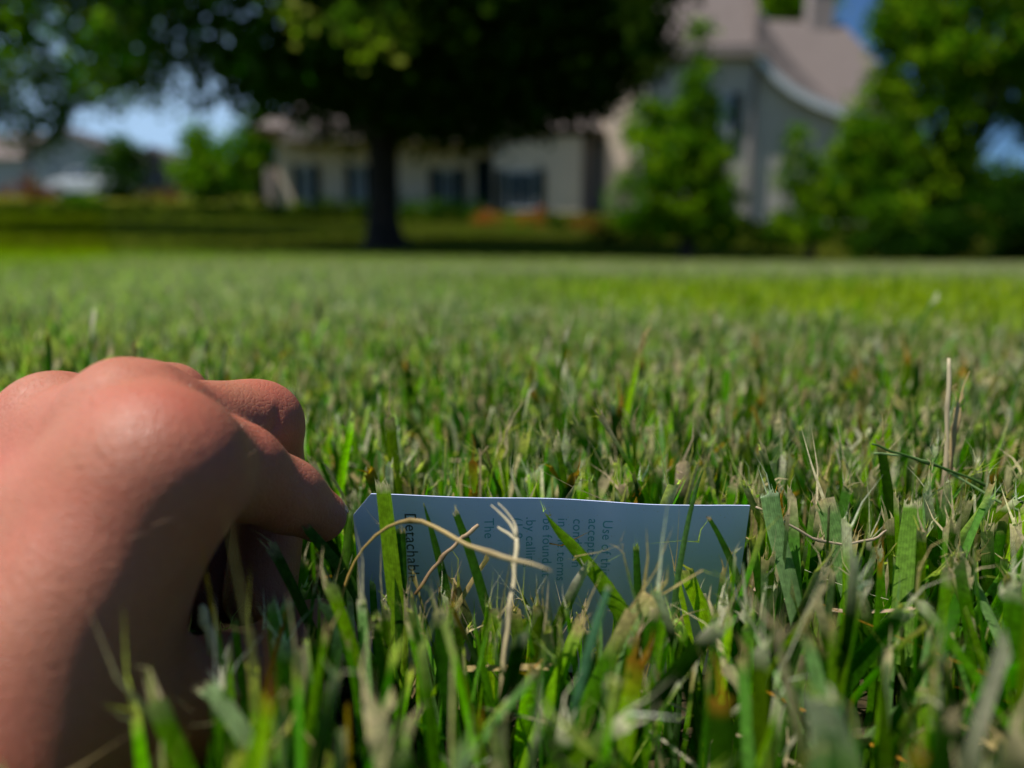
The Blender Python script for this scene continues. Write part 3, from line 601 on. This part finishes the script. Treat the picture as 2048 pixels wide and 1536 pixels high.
nail('tT', 'tP', np.array([.2, -1.0, .25]), rd('tT')+.0003, .012, .9)
# fine hairs on the back of the index finger and hand
hb = MB()
for k in range(230):
    a, b_ = (('iM', 'iP') if k < 90 else ('mM', 'mW') if k < 150 else ('iM', 'iW')); s = rng.uniform(0, .95 if k < 90 else .4)
    c = g(a)*(1-s)+g(b_)*s; ax = g(b_)-g(a); ax /= np.linalg.norm(ax)
    upv = np.array([.15, -.1, 1.0])+rng.normal(0, .45, 3); upv -= ax*(upv@ax); upv /= np.linalg.norm(upv); q = c+upv*(rd(a)*(1-s)+rd(b_)*s+.004)
    for _ in range(12): q = q-upv*float(sdf(q[None])[0])*.9
    L_ = rng.uniform(.0015, .0035); dr = (ax if k < 90 else np.array([.5, .3, .3]))*rng.uniform(.6, 1)+upv*.6+rng.normal(0, .25, 3)
    cu = rng.normal(0, .5, 3); pp = [q-upv*.0003+dr*L_*t_+cu*L_*t_*t_*.5-upv*L_*.35*t_*t_ for t_ in (0, .35, .7, 1)]
    hb.tube(pp, [.000035, .00003, .000025, .00001], 3)
hm, t, b = new_mat("fine_hair"); b.inputs["Base Color"].default_value = (.32, .2, .12, 1); b.inputs["Roughness"].default_value = .4
tag(hb.build("hair", hm, root), kind="stuff")

# ------------------------------------------------------------------ grass
GREENS = np.array([(.080, .24, .003), (.19, .41, .005), (.034, .13, .003), (.30, .52, .006), (.12, .30, .04), (.22, .40, .12)])
TANS = np.array([(.66, .53, .32), (.48, .36, .16), (.76, .68, .50), (.46, .21, .02), (.66, .47, .32)])
def yellowish(x, y):             # the strips mown the other way look yellower, with fewer pale tips showing
    nrm = lambda v: 1/(1+np.exp(-v))
    ln_ = np.interp(y, [0, .49, .59, .73, 1.1, 2.9, 8], [.6, .36, .25, .05, -.1, -.6, -1.2])
    a = nrm((x-ln_)*14/np.maximum(y, .5))*nrm((y-.50)*14)*nrm((1.75-y)*5)
    c = nrm((y-3.2)*3)*nrm((x+.9-(y-3)*.1)*2)*nrm((6-y)*2)*.6
    d = nrm((-x-.55*y)*8)*nrm((y-1.5)*3)*.7
    return np.clip(a+c+d+nrm((y-7)*1.2)*.8, 0, 1)
def blades(N, xy, L, wd, rows, frays, tipfrac=.86, dead=.07, lean=.28, vee=True, greenish=None):
    x, y = xy; z0 = H(x, y)-.001
    fa = rng.uniform(0, 2*pi, N); la = rng.uniform(0, 2*pi, N); le = np.abs(rng.normal(0, lean, N)); cv = rng.normal(.05, .12, N)
    side = np.stack([np.cos(fa), np.sin(fa), np.zeros(N)], 1); nrm_ = np.stack([-np.sin(fa), np.cos(fa), np.zeros(N)], 1)
    ld = np.stack([np.cos(la), np.sin(la), np.zeros(N)], 1)
    t_ = {7: np.array([0, .2, .42, .63, .82, .93, 1]), 4: np.array([0, .5, .89, 1]), 3: np.array([0, .87, 1])}[rows]; K = 3 if vee else 2; tw = rng.normal(0, .5, N)
    yel = yellowish(x, y)
    clump = np.sin(x*97+2*np.sin(y*61))*np.sin(y*113+2*np.sin(x*71)+1)+.6*np.sin(x*31+y*23); L = L*(1+.10*clump*np.clip(1-y/3, 0, 1)*(y > .19))
    kind = rng.random(N); dead_ = rng.random(N) < dead*(1-.6*yel); cut = rng.random(N) < tipfrac
    pg = np.array([.20, .25, .14, .20, .13, .08]); gi = rng.choice(6, N, p=pg); gc = GREENS[gi]*rng.uniform(.75, 1.25, (N, 1))
    gc = gc*(1-yel[:, None])+np.array([.33, .42, .001])*rng.uniform(.8, 1.25, (N, 1))*yel[:, None]
    far_ = np.clip((y-.36)*2.5, 0, 1)[:, None]*(1-yel[:, None]); gc = gc*(1-.68*far_)+np.array([.42, .44, .28])*rng.uniform(.7, 1.2, (N, 1))*.68*far_; gc = np.where((rng.random(N) < .42*(1-.8*yel)*(1-.6*far_[:, 0]))[:, None], gc*.35, gc); dead_ &= rng.random(N) > .6*far_[:, 0]  # paler middle lawn: glossy sheen put into the blade colour
    tc = TANS[rng.choice(5, N, p=[.34, .22, .26, .05, .13])]*rng.uniform(.7, 1.15, (N, 1))
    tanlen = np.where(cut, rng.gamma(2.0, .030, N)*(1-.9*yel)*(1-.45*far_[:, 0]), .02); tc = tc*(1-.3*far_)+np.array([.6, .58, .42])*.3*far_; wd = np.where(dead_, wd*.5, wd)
    V_ = np.zeros((N, rows, K, 3)); Cc = np.zeros((N, rows, K, 3)); U = np.zeros((N, rows, K))
    for i, t1 in enumerate(t_):
        c = np.stack([x, y, z0], 1)+ld*((le*t1+cv*t1*t1)*L)[:, None]; c[:, 2] += L*t1*np.sqrt(np.clip(1-(le*.8)**2*.5, .2, 1))-.25*L*t1*t1*np.maximum(le-.3, 0)
        w_ = wd*np.where(cut, (.80+.20*np.sin(pi*min(t1*1.1, 1)))*(1-.06*t1), (1-t1**2.2)*.97+.03)*.5
        a = tw*t1; s_ = side*np.cos(a)[:, None]+nrm_*np.sin(a)[:, None]; nn = -side*np.sin(a)[:, None]+nrm_*np.cos(a)[:, None]
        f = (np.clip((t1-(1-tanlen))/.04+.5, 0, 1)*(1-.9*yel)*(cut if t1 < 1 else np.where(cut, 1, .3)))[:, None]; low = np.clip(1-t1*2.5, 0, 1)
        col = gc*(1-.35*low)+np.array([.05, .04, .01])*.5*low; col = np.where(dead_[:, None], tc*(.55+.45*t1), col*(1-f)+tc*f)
        for j in range(K):
            k_ = (j-(K-1)/2)/((K-1)/2); jit = (rng.normal(0, .018, N)*L*(t1 == 1))[:, None]*np.array([0, 0, 1])
            V_[:, i, j] = c+s_*(w_*k_)[:, None]+(nn*(w_*.38*(1-abs(k_)))[:, None] if vee else 0)+jit
            Cc[:, i, j] = col; U[:, i, j] = k_
    base = (np.arange(N)*rows*K)[:, None]; fl = []
    for i in range(rows-1):
        for j in range(K-1): a = i*K+j; fl.append(np.stack([base[:, 0]+a, base[:, 0]+a+1, base[:, 0]+a+K+1, base[:, 0]+a+K], 1))
    Fq_ = np.vstack(fl); V_ = V_.reshape(-1, 3); Cc = Cc.reshape(-1, 3); U = U.ravel()
    if frays:
        top = V_.reshape(N, rows, K, 3)[:, -1]; up = V_.reshape(N, rows, K, 3)[:, -1].mean(1)-V_.reshape(N, rows, K, 3)[:, -2].mean(1); up /= np.linalg.norm(up, axis=1)[:, None]+1e-9
        sel = np.where(cut)[0]; vs, cs_, n0 = [], [], len(V_)
        for k in range(frays):
            s = sel[rng.random(len(sel)) < .8*(1-.85*yel[sel])]; a = rng.uniform(0, .9, len(s))[:, None]; A = top[s, 0]*(1-a)+top[s, -1]*a; a2 = np.clip(a+rng.uniform(.08, .3, len(s))[:, None], 0, 1)
            Bq = top[s, 0]*(1-a2)+top[s, -1]*a2; ln_ = (wd[s]*rng.gamma(2.0, .5, len(s)))[:, None]; dv = up[s]+rng.normal(0, .38, (len(s), 3))
            md_ = (A+Bq)/2+dv*ln_*.55; tp = md_+(dv+rng.normal(0, .35, (len(s), 3)))*ln_*.6; th = (Bq-A)*.22
            dn = up[s]*wd[s][:, None]*.1
            vs.append(np.stack([A-dn, Bq-dn, md_+th, tp, md_-th], 1).reshape(-1, 3)); cc_ = tc[s]*rng.uniform(.85, 1.35, (len(s), 1)); cs_.append(np.repeat(np.clip(cc_, 0, .8), 5, 0))
        v5 = np.vstack(vs); m5 = len(v5)//5; b5 = (np.arange(m5)*5+n0)[:, None]
        q1 = b5+np.array([0, 1, 2, 4]); q2 = b5+np.array([4, 2, 3, 3])
        V_ = np.vstack([V_, v5]); Cc = np.vstack([Cc, np.vstack(cs_)]); U = np.concatenate([U, np.zeros(len(v5))])
        tris = b5+np.array([4, 2, 3]); return V_, np.vstack([Fq_, q1]), Cc, U, tris
    return V_, Fq_, Cc, U, None
def emit(name, parts, mat, label):
    Vs, Fs, Cs, Us, o = [], [], [], [], 0
    for V_, F_, C_, U_, T_ in parts:
        Vs.append(V_); Cs.append(C_); Us.append(U_); Fs.append(F_+o)
        if T_ is not None: Fs.append(np.concatenate([T_, T_[:, 2:3]], 1)+o)
        o += len(V_)
    V_ = np.vstack(Vs).astype(np.float32); Fq_ = np.vstack(Fs)
    me = bpy.data.meshes.new(name); me.vertices.add(len(V_)); me.vertices.foreach_set("co", V_.ravel())
    tri_ = Fq_[:, 2] == Fq_[:, 3]; cnt = np.where(tri_, 3, 4); ls = np.concatenate([[0], np.cumsum(cnt)[:-1]])
    flat = Fq_.ravel()[np.stack([np.ones(len(Fq_), bool)]*3+[~tri_], 1).ravel()]
    me.loops.add(len(flat)); me.loops.foreach_set("vertex_index", flat.astype(np.int32)); me.polygons.add(len(Fq_)); me.polygons.foreach_set("loop_start", ls.astype(np.int32))
    me.update(calc_edges=True); me.polygons.foreach_set("use_smooth", np.ones(len(Fq_), bool))
    a = me.attributes.new("Col", 'FLOAT_COLOR', 'POINT'); c = np.ones((len(V_), 4), np.float32); c[:, :3] = np.vstack(Cs); a.data.foreach_set("color", c.ravel())
    a = me.attributes.new("across", 'FLOAT', 'POINT'); a.data.foreach_set("value", np.concatenate(Us).astype(np.float32))
    me.materials.append(mat); ob = bpy.data.objects.new(name, me); COL.objects.link(ob); return tag(ob, label, "grass", kind='stuff')
def wedge(dens, y0, y1, sl, pad):
    A = lambda y: sl*y*y+2*pad*y; n = int(dens*(A(y1)-A(y0))); y = rng.uniform(0, 1, n*3)*(y1-y0)+y0; x = rng.uniform(-1, 1, n*3)*(sl*y1+pad)
    q = np.abs(x) < sl*y+pad; return x[q][:n], y[q][:n]
# near blades, each with ribs and torn tips
x, y = wedge(68000, -.02, .62, .80, .09); N = len(x)
L = np.clip(rng.normal(.044, .0065, N), .018, .060); L = np.where(rng.random(N) < .03, L*1.28, L)
L = np.where(rng.random(N) < .25, L*rng.uniform(.45, .85, N), L)
wd = np.clip(rng.gamma(7, .00037, N)*np.interp(y, [.14, .24], [1.15, .95]), .0011, .0060)
front = (x > CX0-.004) & (x < CX1+.002) & (y < CARD_Y+.004); lim = .105-.458*y-rng.uniform(-.002, .008, N)-.003*(x < cpt(1330, 1000)[0])
ex = rng.random(N) < np.where(x > cpt(1330, 1000)[0], .38, .09); L = np.where(front & ~ex & (y > .085), np.minimum(L, np.maximum(lim, .012)), L)
lx = (x < CX0-.004) & (x > -.1) & (y < .17) & (y > .065); lim2 = .105-.54*y-rng.uniform(0, .008, N); L = np.where(lx, np.minimum(L, np.maximum(lim2, .01)), L)
keep = (y > .058) | (rng.random(N) < .5); keep &= (y > .165) | (rng.random(N) < .66)
keep &= ~((y > CARD_Y-.0022) & (y < CARD_Y+.0128) & (x > CX0-.002) & (x < CX1+.002))
L = np.where((y < .072), np.minimum(L, np.where(x < -.02, .050, .043)), L)
for hfrac in (.35, .7, 1.0):
    pz = np.stack([x, y, L*hfrac], 1); keep &= sdf(pz) > .0005
x, y, L, wd = x[keep], y[keep], L[keep], wd[keep]
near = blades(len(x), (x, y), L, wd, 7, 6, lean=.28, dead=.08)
# drop blades that lean through the card or the hand
def drop(part, n, rows, K):
    V_ = part[0][:n*rows*K].reshape(n, rows*K, 3); mid = V_.reshape(-1, 3)
    bad = (sdf(mid).reshape(n, -1) < .0005).any(1)
    s = np.sign(V_[:, :, 1]-(CARD_Y+.0105*(1-V_[:, :, 2]/.0505))); inx = ((V_[:, :, 0] > CX0-.001) & (V_[:, :, 0] < CX1+.001)).any(1)
    bad |= inx & (s.min(1) != s.max(1)) & (V_[:, 0, 2] < .05); return ~bad
ok = drop(near, len(x), 7, 3); x, y, L, wd = x[ok], y[ok], L[ok], wd[ok]
st = rng.bit_generator.state
for _ in range(2):
    near = blades(len(x), (x, y), L, wd, 7, 6, lean=.28, dead=.08); ok = drop(near, len(x), 7, 3)
    if _ == 0: x, y, L, wd = x[ok], y[ok], L[ok], wd[ok]
bad = ~ok; n = len(x); Vn = near[0]; Vb = Vn[:n*21].reshape(n, 21, 3); Vb[bad, :, 2] = Vb[bad, :, 2]*.12-.004        # squashed under hand or card
# dry thatch and clippings lying between the blades
x2, y2 = wedge(4300, .05, .6, .80, .05); k2 = len(x2); q = (np.abs(y2-CARD_Y-.004) > .017) | (x2 < CX0-.01) | (x2 > CX1+.01); q &= sdf(np.stack([x2, y2, np.full(k2, .03)], 1)) > .02; x2, y2 = x2[q], y2[q]; k2 = len(x2)
def strands(x, y, n, zlo, zhi, wlo, whi, llo, lhi):
    a = rng.uniform(0, 2*pi, n); ln_ = rng.uniform(llo, lhi, n); sl_ = rng.normal(0, .35, n); z = rng.uniform(zlo, zhi, n); w_ = rng.uniform(wlo, whi, n)*np.interp(y, [.1, .16], [.55, 1]); z = np.where(y < .13, z*.7, z); R_ = 6
    d = np.stack([np.cos(a), np.sin(a), sl_], 1); cu = rng.normal(0, .35, (n, 3))*np.array([1, 1, .5]); nn = np.stack([-np.sin(a), np.cos(a), rng.normal(0, .6, n)], 1)
    V_ = np.zeros((n, R_, 2, 3)); tc = TANS[rng.choice(5, n)]*rng.uniform(.6, 1.15, (n, 1))
    for i, t1 in enumerate(np.linspace(-.5, .5, R_)):
        c = np.stack([x, y, z], 1)+d*(ln_*t1)[:, None]+cu*(ln_*t1*t1)[:, None]; V_[:, i, 0] = c-nn*w_[:, None]*.5; V_[:, i, 1] = c+nn*w_[:, None]*.5
    b_ = np.arange(n)*R_*2; Fq_ = np.vstack([np.stack([b_+2*i, b_+2*i+1, b_+2*i+3, b_+2*i+2], 1) for i in range(R_-1)])
    bad = (sdf(V_.reshape(-1, 3)).reshape(n, -1) < .001).any(1); V_[bad, :, :, 2] = -.01
    return V_.reshape(-1, 3), Fq_, np.repeat(tc, R_*2, 0), np.zeros(n*R_*2), None
th = strands(x2, y2, k2, .004, .034, .0004, .0016, .012, .040)
emit("grass", [near, th], M_BLADE, "freshly mown green grass close to the camera with torn straw coloured tips")
# middle distance
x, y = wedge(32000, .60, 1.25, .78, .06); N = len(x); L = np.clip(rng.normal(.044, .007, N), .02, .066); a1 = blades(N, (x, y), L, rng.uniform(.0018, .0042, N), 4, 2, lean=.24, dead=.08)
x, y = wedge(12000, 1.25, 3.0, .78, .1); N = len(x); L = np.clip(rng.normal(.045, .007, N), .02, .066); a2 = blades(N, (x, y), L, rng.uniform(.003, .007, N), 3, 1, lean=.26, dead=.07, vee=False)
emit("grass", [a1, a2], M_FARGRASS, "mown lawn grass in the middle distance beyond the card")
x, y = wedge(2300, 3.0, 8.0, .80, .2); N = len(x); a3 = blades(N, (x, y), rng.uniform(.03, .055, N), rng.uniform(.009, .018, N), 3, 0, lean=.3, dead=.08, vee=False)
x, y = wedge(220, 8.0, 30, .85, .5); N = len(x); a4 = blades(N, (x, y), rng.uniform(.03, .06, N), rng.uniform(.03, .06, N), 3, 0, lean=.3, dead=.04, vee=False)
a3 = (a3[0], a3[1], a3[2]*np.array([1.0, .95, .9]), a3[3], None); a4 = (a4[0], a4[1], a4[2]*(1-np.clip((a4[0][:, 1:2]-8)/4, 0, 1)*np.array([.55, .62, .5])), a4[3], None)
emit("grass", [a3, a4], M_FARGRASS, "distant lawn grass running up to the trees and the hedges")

# ------------------------------------------------------------------ single blades and stalks one can point at
_sd = [0]
def blade_thing(name, label, cat, pts, w0, w1, col, tipcol=None, torn=True, depth=None, tube=False, thick=None, mat=None, side=None, pts2=None, seed=0):
    """pts: (px, py, depth) from the root upwards, widths in photo pixels at the pts' depth"""
    _sd[0] += 1; r_ = np.random.default_rng(seed+_sd[0]); W = np.array([P(*p) for p in pts]); n = 22; S = spline(W, n); tip = tipcol or TANS[0]
    dep = pts[0][2]; ws = np.interp(np.linspace(0, 1, n), np.linspace(0, 1, len(w0)), w0)*dep/F
    if tube:
        lf = np.linspace(0, 1, n); wob = 1+.10*np.sin(lf*17+seed)+.08*np.sin(lf*41+2)+.35*np.exp(-((lf-.42)/.02)**2)+.3*np.exp(-((lf-.78)/.02)**2); S = S+np.stack([np.sin(lf*23), np.cos(lf*19), np.sin(lf*29)], 1)*.00012; m_ = MB(); m_.tube(S, list(ws*.5*wob), 10, flat=.55)
        for extra in (pts2 or []):
            E = spline([P(*p) for p in extra[0]], 9); m_.tube(E, list(np.linspace(extra[1][0], extra[1][1], 9)*dep/F*.5), 7)
        V_ = np.array(m_.V); cc_ = np.array(col)[None]*r_.uniform(.85, 1.12, (len(V_), 1)); nn_ = len(S)*10
        if tipcol is not None:
            f = np.clip(np.repeat(np.linspace(0, 1, n), 10), 0, 1)[:, None]; cc_[:nn_] = cc_[:nn_]*(1-f)+np.array(tipcol)*f; cc_[nn_:] = np.array(tipcol)
        band = np.repeat(1-.28*np.clip(np.sin(lf*31+seed*1.7)*np.sin(lf*13+1), 0, 1)-.45*np.exp(-((lf-.42)/.025)**2), 10)*np.tile(1+.16*np.cos(np.arange(10)*2.5), n); cc_[:nn_] *= band[:, None]
        o = mesh_obj(name, V_, m_.F, mat or M_STRAW, smooth=True, col=cc_, u=np.zeros(len(V_)))
    else:
        V_, Fq_, cc_, uu = [], [], [], []; K = 7
        for i in range(n):
            t_ = S[min(i+1, n-1)]-S[max(i-1, 0)]; t_ /= np.linalg.norm(t_); sd = np.array(side if side is not None else (1, .12, 0.0)); sd = sd-t_*(sd@t_); sd /= np.linalg.norm(sd); nn = np.cross(t_, sd)
            f = i/(n-1); ft = np.clip((f-(.955 if torn else .99))/.02, 0, 1)
            for k in range(K):
                a = k/(K-1)*2-1; jit = t_*r_.normal(0, .0006)*(1 if (i == n-1 and torn) else 0)
                V_.append(S[i]+sd*ws[i]*.5*a-nn*ws[i]*.10*(1-a*a)+jit); cc_.append(np.array(col)*(.8+.2*f)*(1-ft)+np.array(tip)*ft); uu.append(a)
        for i in range(n-1):
            for k in range(K-1): Fq_.append((i*K+k, i*K+k+1, (i+1)*K+k+1, (i+1)*K+k))
        if torn:
            t_ = S[-1]-S[-2]; t_ /= np.linalg.norm(t_); b0 = (n-1)*K
            for q in range(16):
                k = r_.integers(0, K-1); A = np.array(V_[b0+k]); Bv = np.array(V_[b0+k+1]); f0 = r_.uniform(0, .7); a_, b_ = A+(Bv-A)*f0, A+(Bv-A)*(f0+.3)
                L_ = r_.gamma(2.2, .00032)+.0002; e = (a_+b_)/2+(t_+r_.normal(0, .22, 3))*L_; z = len(V_); V_ += [a_-t_*.0002, b_-t_*.0002, e]; Fq_.append((z, z+1, z+2))
                c3 = np.array(tip)*r_.uniform(.9, 1.3); cc_ += [c3]*3; uu += [0]*3
        o = mesh_obj(name, V_, Fq_, mat or M_BLADE, smooth=True, col=np.clip(np.array(cc_), 0, .85), u=np.array(uu))
    return tag(o, label, cat)
LG = (.17, .32, .010); DGc = (.030, .10, .005); PG = (.19, .32, .12); PALE = (.60, .52, .34); STR = (.50, .40, .20)
blade_thing("grass_sprig", "wide light green grass blade with torn tip standing tall before the card's left end", "grass blade",
    [(806, 1420, .150), (797, 1260, .1535), (782, 1120, .1545), (765, 966, .155)], [26, 46, 48, 46, 42], None, LG, PALE, seed=1, side=(.82, -.57, 0))
blade_thing("grass_sprig", "dark ribbed grass blade with brown cut end right beside the wide light green blade", "grass blade",
    [(800, 1400, .151), (802, 1220, .153), (801, 1120, .154), (800, 1060, .1545)], [18, 26, 25, 23], None, DGc, (.5, .38, .2), seed=2)
blade_thing("straw", "arching yellow dry grass stem curving over in front of the card", "dry stem",
    [(672, 1240, .150), (690, 1170, .149), (722, 1105, .147), (775, 1054, .1445), (830, 1041, .142), (885, 1062, .138), (935, 1092, .133), (990, 1108, .128), (1050, 1126, .124), (1105, 1142, .121)], [5, 6, 5, 7, 9, 10, 11, 11, 7, 3], None, (.50, .32, .06), (.58, .46, .26), tube=True)
blade_thing("straw", "pale upright dry stem forked at its top in front of the card's middle", "dry stem",
    [(1000, 1400, .126), (1014, 1260, .128), (1028, 1150, .132), (1034, 1072, .135)], [9, 9, 9, 10], None, STR, PALE, tube=True,
    pts2=[([(1034, 1075, .135), (1022, 1050, .136), (1002, 1028, .137), (982, 1010, .138)], (9, 2)), ([(1034, 1075, .135), (1030, 1048, .137), (1012, 1022, .138), (996, 1006, .139)], (6, 2)), ([(1032, 1080, .135), (1018, 1068, .136), (1004, 1060, .137), (996, 1054, .138)], (7, 4))])
blade_thing("straw", "brown slanting dry stem leaning across the card behind the arching stem", "dry stem",
    [(830, 1190, .152), (872, 1130, .153), (915, 1085, .154), (958, 1050, .155)], [6, 8, 8, 9], None, (.26, .15, .06), (.60, .42, .25), tube=True)
blade_thing("grass_sprig", "bright pointed green grass blade slanting up to the left across the card's print", "grass blade",
    [(1260, 1250, .146), (1200, 1160, .149), (1150, 1098, .151), (1115, 1060, .1525), (1090, 1026, .153)], [44, 39, 33, 21, 2], None, (.14, .29, .006), torn=False, seed=3, side=(.82, -.57, 0))
blade_thing("grass_sprig", "dark green narrow blade with split straw tip left of the card's blue print", "grass blade",
    [(985, 1260, .150), (960, 1170, .152), (935, 1090, .154), (910, 1022, .1555)], [20, 20, 18, 13], None, DGc, PALE, seed=4)
blade_thing("grass_sprig", "dark green pointed pair of blades rising before the card beside the word printed in black", "grass blade",
    [(905, 1270, .151), (890, 1170, .1535), (868, 1080, .155), (847, 1006, .1555)], [20, 18, 13, 2], None, DGc, torn=False, seed=5)
blade_thing("grass_sprig", "blunt dark green blade standing before the last blue print line", "grass blade",
    [(1282, 1270, .150), (1276, 1180, .152), (1272, 1095, .154)], [18, 17, 13], None, DGc, (.3, .4, .1), seed=6)
blade_thing("grass_sprig", "dark green blade with brown tip leaning left near the card's right end", "grass blade",
    [(1500, 1230, .148), (1465, 1130, .152), (1440, 1075, .153), (1418, 1036, .154)], [20, 16, 12, 9], None, DGc, (.45, .28, .14), seed=7)
blade_thing("grass_sprig", "slender pale green curved blade rising above the card's top edge near its right end", "grass blade",
    [(1345, 1250, .150), (1355, 1160, .151), (1375, 1050, .152), (1392, 980, .152), (1408, 935, .152)], [12, 13, 11, 8, 2], None, (.11, .23, .06), torn=False, seed=8)
blade_thing("grass_sprig", "broad pale green blade with widely frayed tip just past the card's right corner", "grass blade",
    [(1600, 1260, .150), (1575, 1150, .153), (1552, 1060, .156), (1538, 985, .158)], [34, 38, 40, 42], None, PG, (.62, .70, .48), seed=9)
blade_thing("grass_sprig", "broad flat light green blade with cut top under the tall straw stalk", "grass blade",
    [(1800, 1330, .150), (1812, 1190, .154), (1822, 1080, .157), (1826, 1008, .158)], [46, 50, 48, 34], None, (.17, .32, .04), PALE, seed=10, side=(.82, -.57, 0))
blade_thing("straw_stalk", "tall pale straw stalk standing highest at the right side", "dry stalk",
    [(1862, 1180, .192), (1880, 1060, .193), (1891, 940, .194), (1895, 820, .195), (1899, 716, .196)], [13, 11, 10, 9, 8], None, (.28, .20, .10), (.52, .44, .28), tube=True)
blade_thing("straw_stalk", "brown broken stalk with frayed hairy tip beside the tall pale stalk", "dry stalk",
    [(1884, 1140, .197), (1892, 1020, .197), (1900, 920, .198), (1910, 860, .198), (1917, 815, .199)], [14, 13, 13, 14, 16], None, (.16, .10, .05), (.50, .36, .16), tube=True,
    pts2=[([(1915, 820, .199), (1922, 795, .199), (1928, 770, .199), (1940, 742, .199)], (5, 1)), ([(1915, 820, .199), (1912, 795, .2), (1906, 775, .2), (1915, 768, .2)], (2, 1)), ([(1918, 818, .199), (1930, 800, .2), (1920, 785, .2), (1910, 778, .2)], (2, 1)), ([(1913, 822, .199), (1918, 806, .199), (1924, 798, .199), (1926, 788, .199)], (6, 2))])
blade_thing("grass_runner", "thin dark green stem slanting down to the right across the tall pale stalk", "grass stem",
    [(1744, 888, .180), (1800, 908, .180), (1880, 934, .180), (1960, 965, .180), (2060, 1012, .180)], [4, 6, 6, 6, 7], None, (.07, .15, .03), tube=True)
blade_thing("grass_runner", "thin pale green stem running below the dark slanting stem at the right", "grass stem",
    [(1748, 907, .182), (1810, 912, .181), (1880, 934, .181), (1975, 990, .179), (2070, 1040, .178)], [4, 5, 5, 5, 5], None, (.24, .36, .14), tube=True)
blade_thing("straw", "long thin dry stem lying low from the card's right corner towards the right", "dry stem",
    [(1512, 1014, .160), (1570, 1045, .160), (1630, 1078, .160), (1690, 1088, .160), (1745, 1078, .160), (1775, 1060, .160)], [4, 6, 6, 6, 6, 4], None, (.55, .42, .30), tube=True)
blade_thing("grass_sprig", "blurred light green split blade standing before the thumb left of the card", "grass blade",
    [(590, 1520, .120), (578, 1400, .125), (566, 1300, .129), (560, 1215, .131)], [44, 52, 58, 60], None, (.13, .28, .04), (.45, .46, .24), seed=11)
blade_thing("straw", "straw coloured stub with a split end before the dark gap under the fingers", "dry stem",
    [(470, 1400, .120), (440, 1320, .122), (415, 1260, .123), (402, 1212, .124)], [30, 28, 24, 22], None, (.40, .28, .12), (.72, .55, .30), tube=True)
blade_thing("grass_sprig", "dark green blade crossing the index fingertip with a ragged dark end", "grass blade",
    [(745, 1260, .152), (700, 1165, .152), (655, 1105, .152), (612, 1054, .152)], [16, 22, 22, 18], None, (.04, .11, .01), (.2, .16, .08), seed=12)
blade_thing("grass_sprig", "green blade standing upright against the card's left edge", "grass blade",
    [(655, 1420, .148), (672, 1260, .150), (688, 1130, .152), (703, 1022, .153)], [24, 24, 20, 8], None, (.09, .20, .015), (.3, .4, .15), seed=13)
blade_thing("grass_sprig", "blurred blue green straight blade leaning right below the card's middle", "grass blade",
    [(1140, 1470, .112), (1160, 1370, .114), (1190, 1260, .117), (1218, 1172, .120)], [16, 19, 20, 12], None, (.08, .21, .10), torn=False, seed=14)
blade_thing("grass_sprig", "blurred pale blade leaning left at the bottom edge below the hand", "grass blade",
    [(560, 1600, .098), (500, 1490, .100), (440, 1400, .103), (408, 1375, .104)], [34, 36, 36, 30], None, (.22, .32, .13), (.45, .40, .24), seed=15)
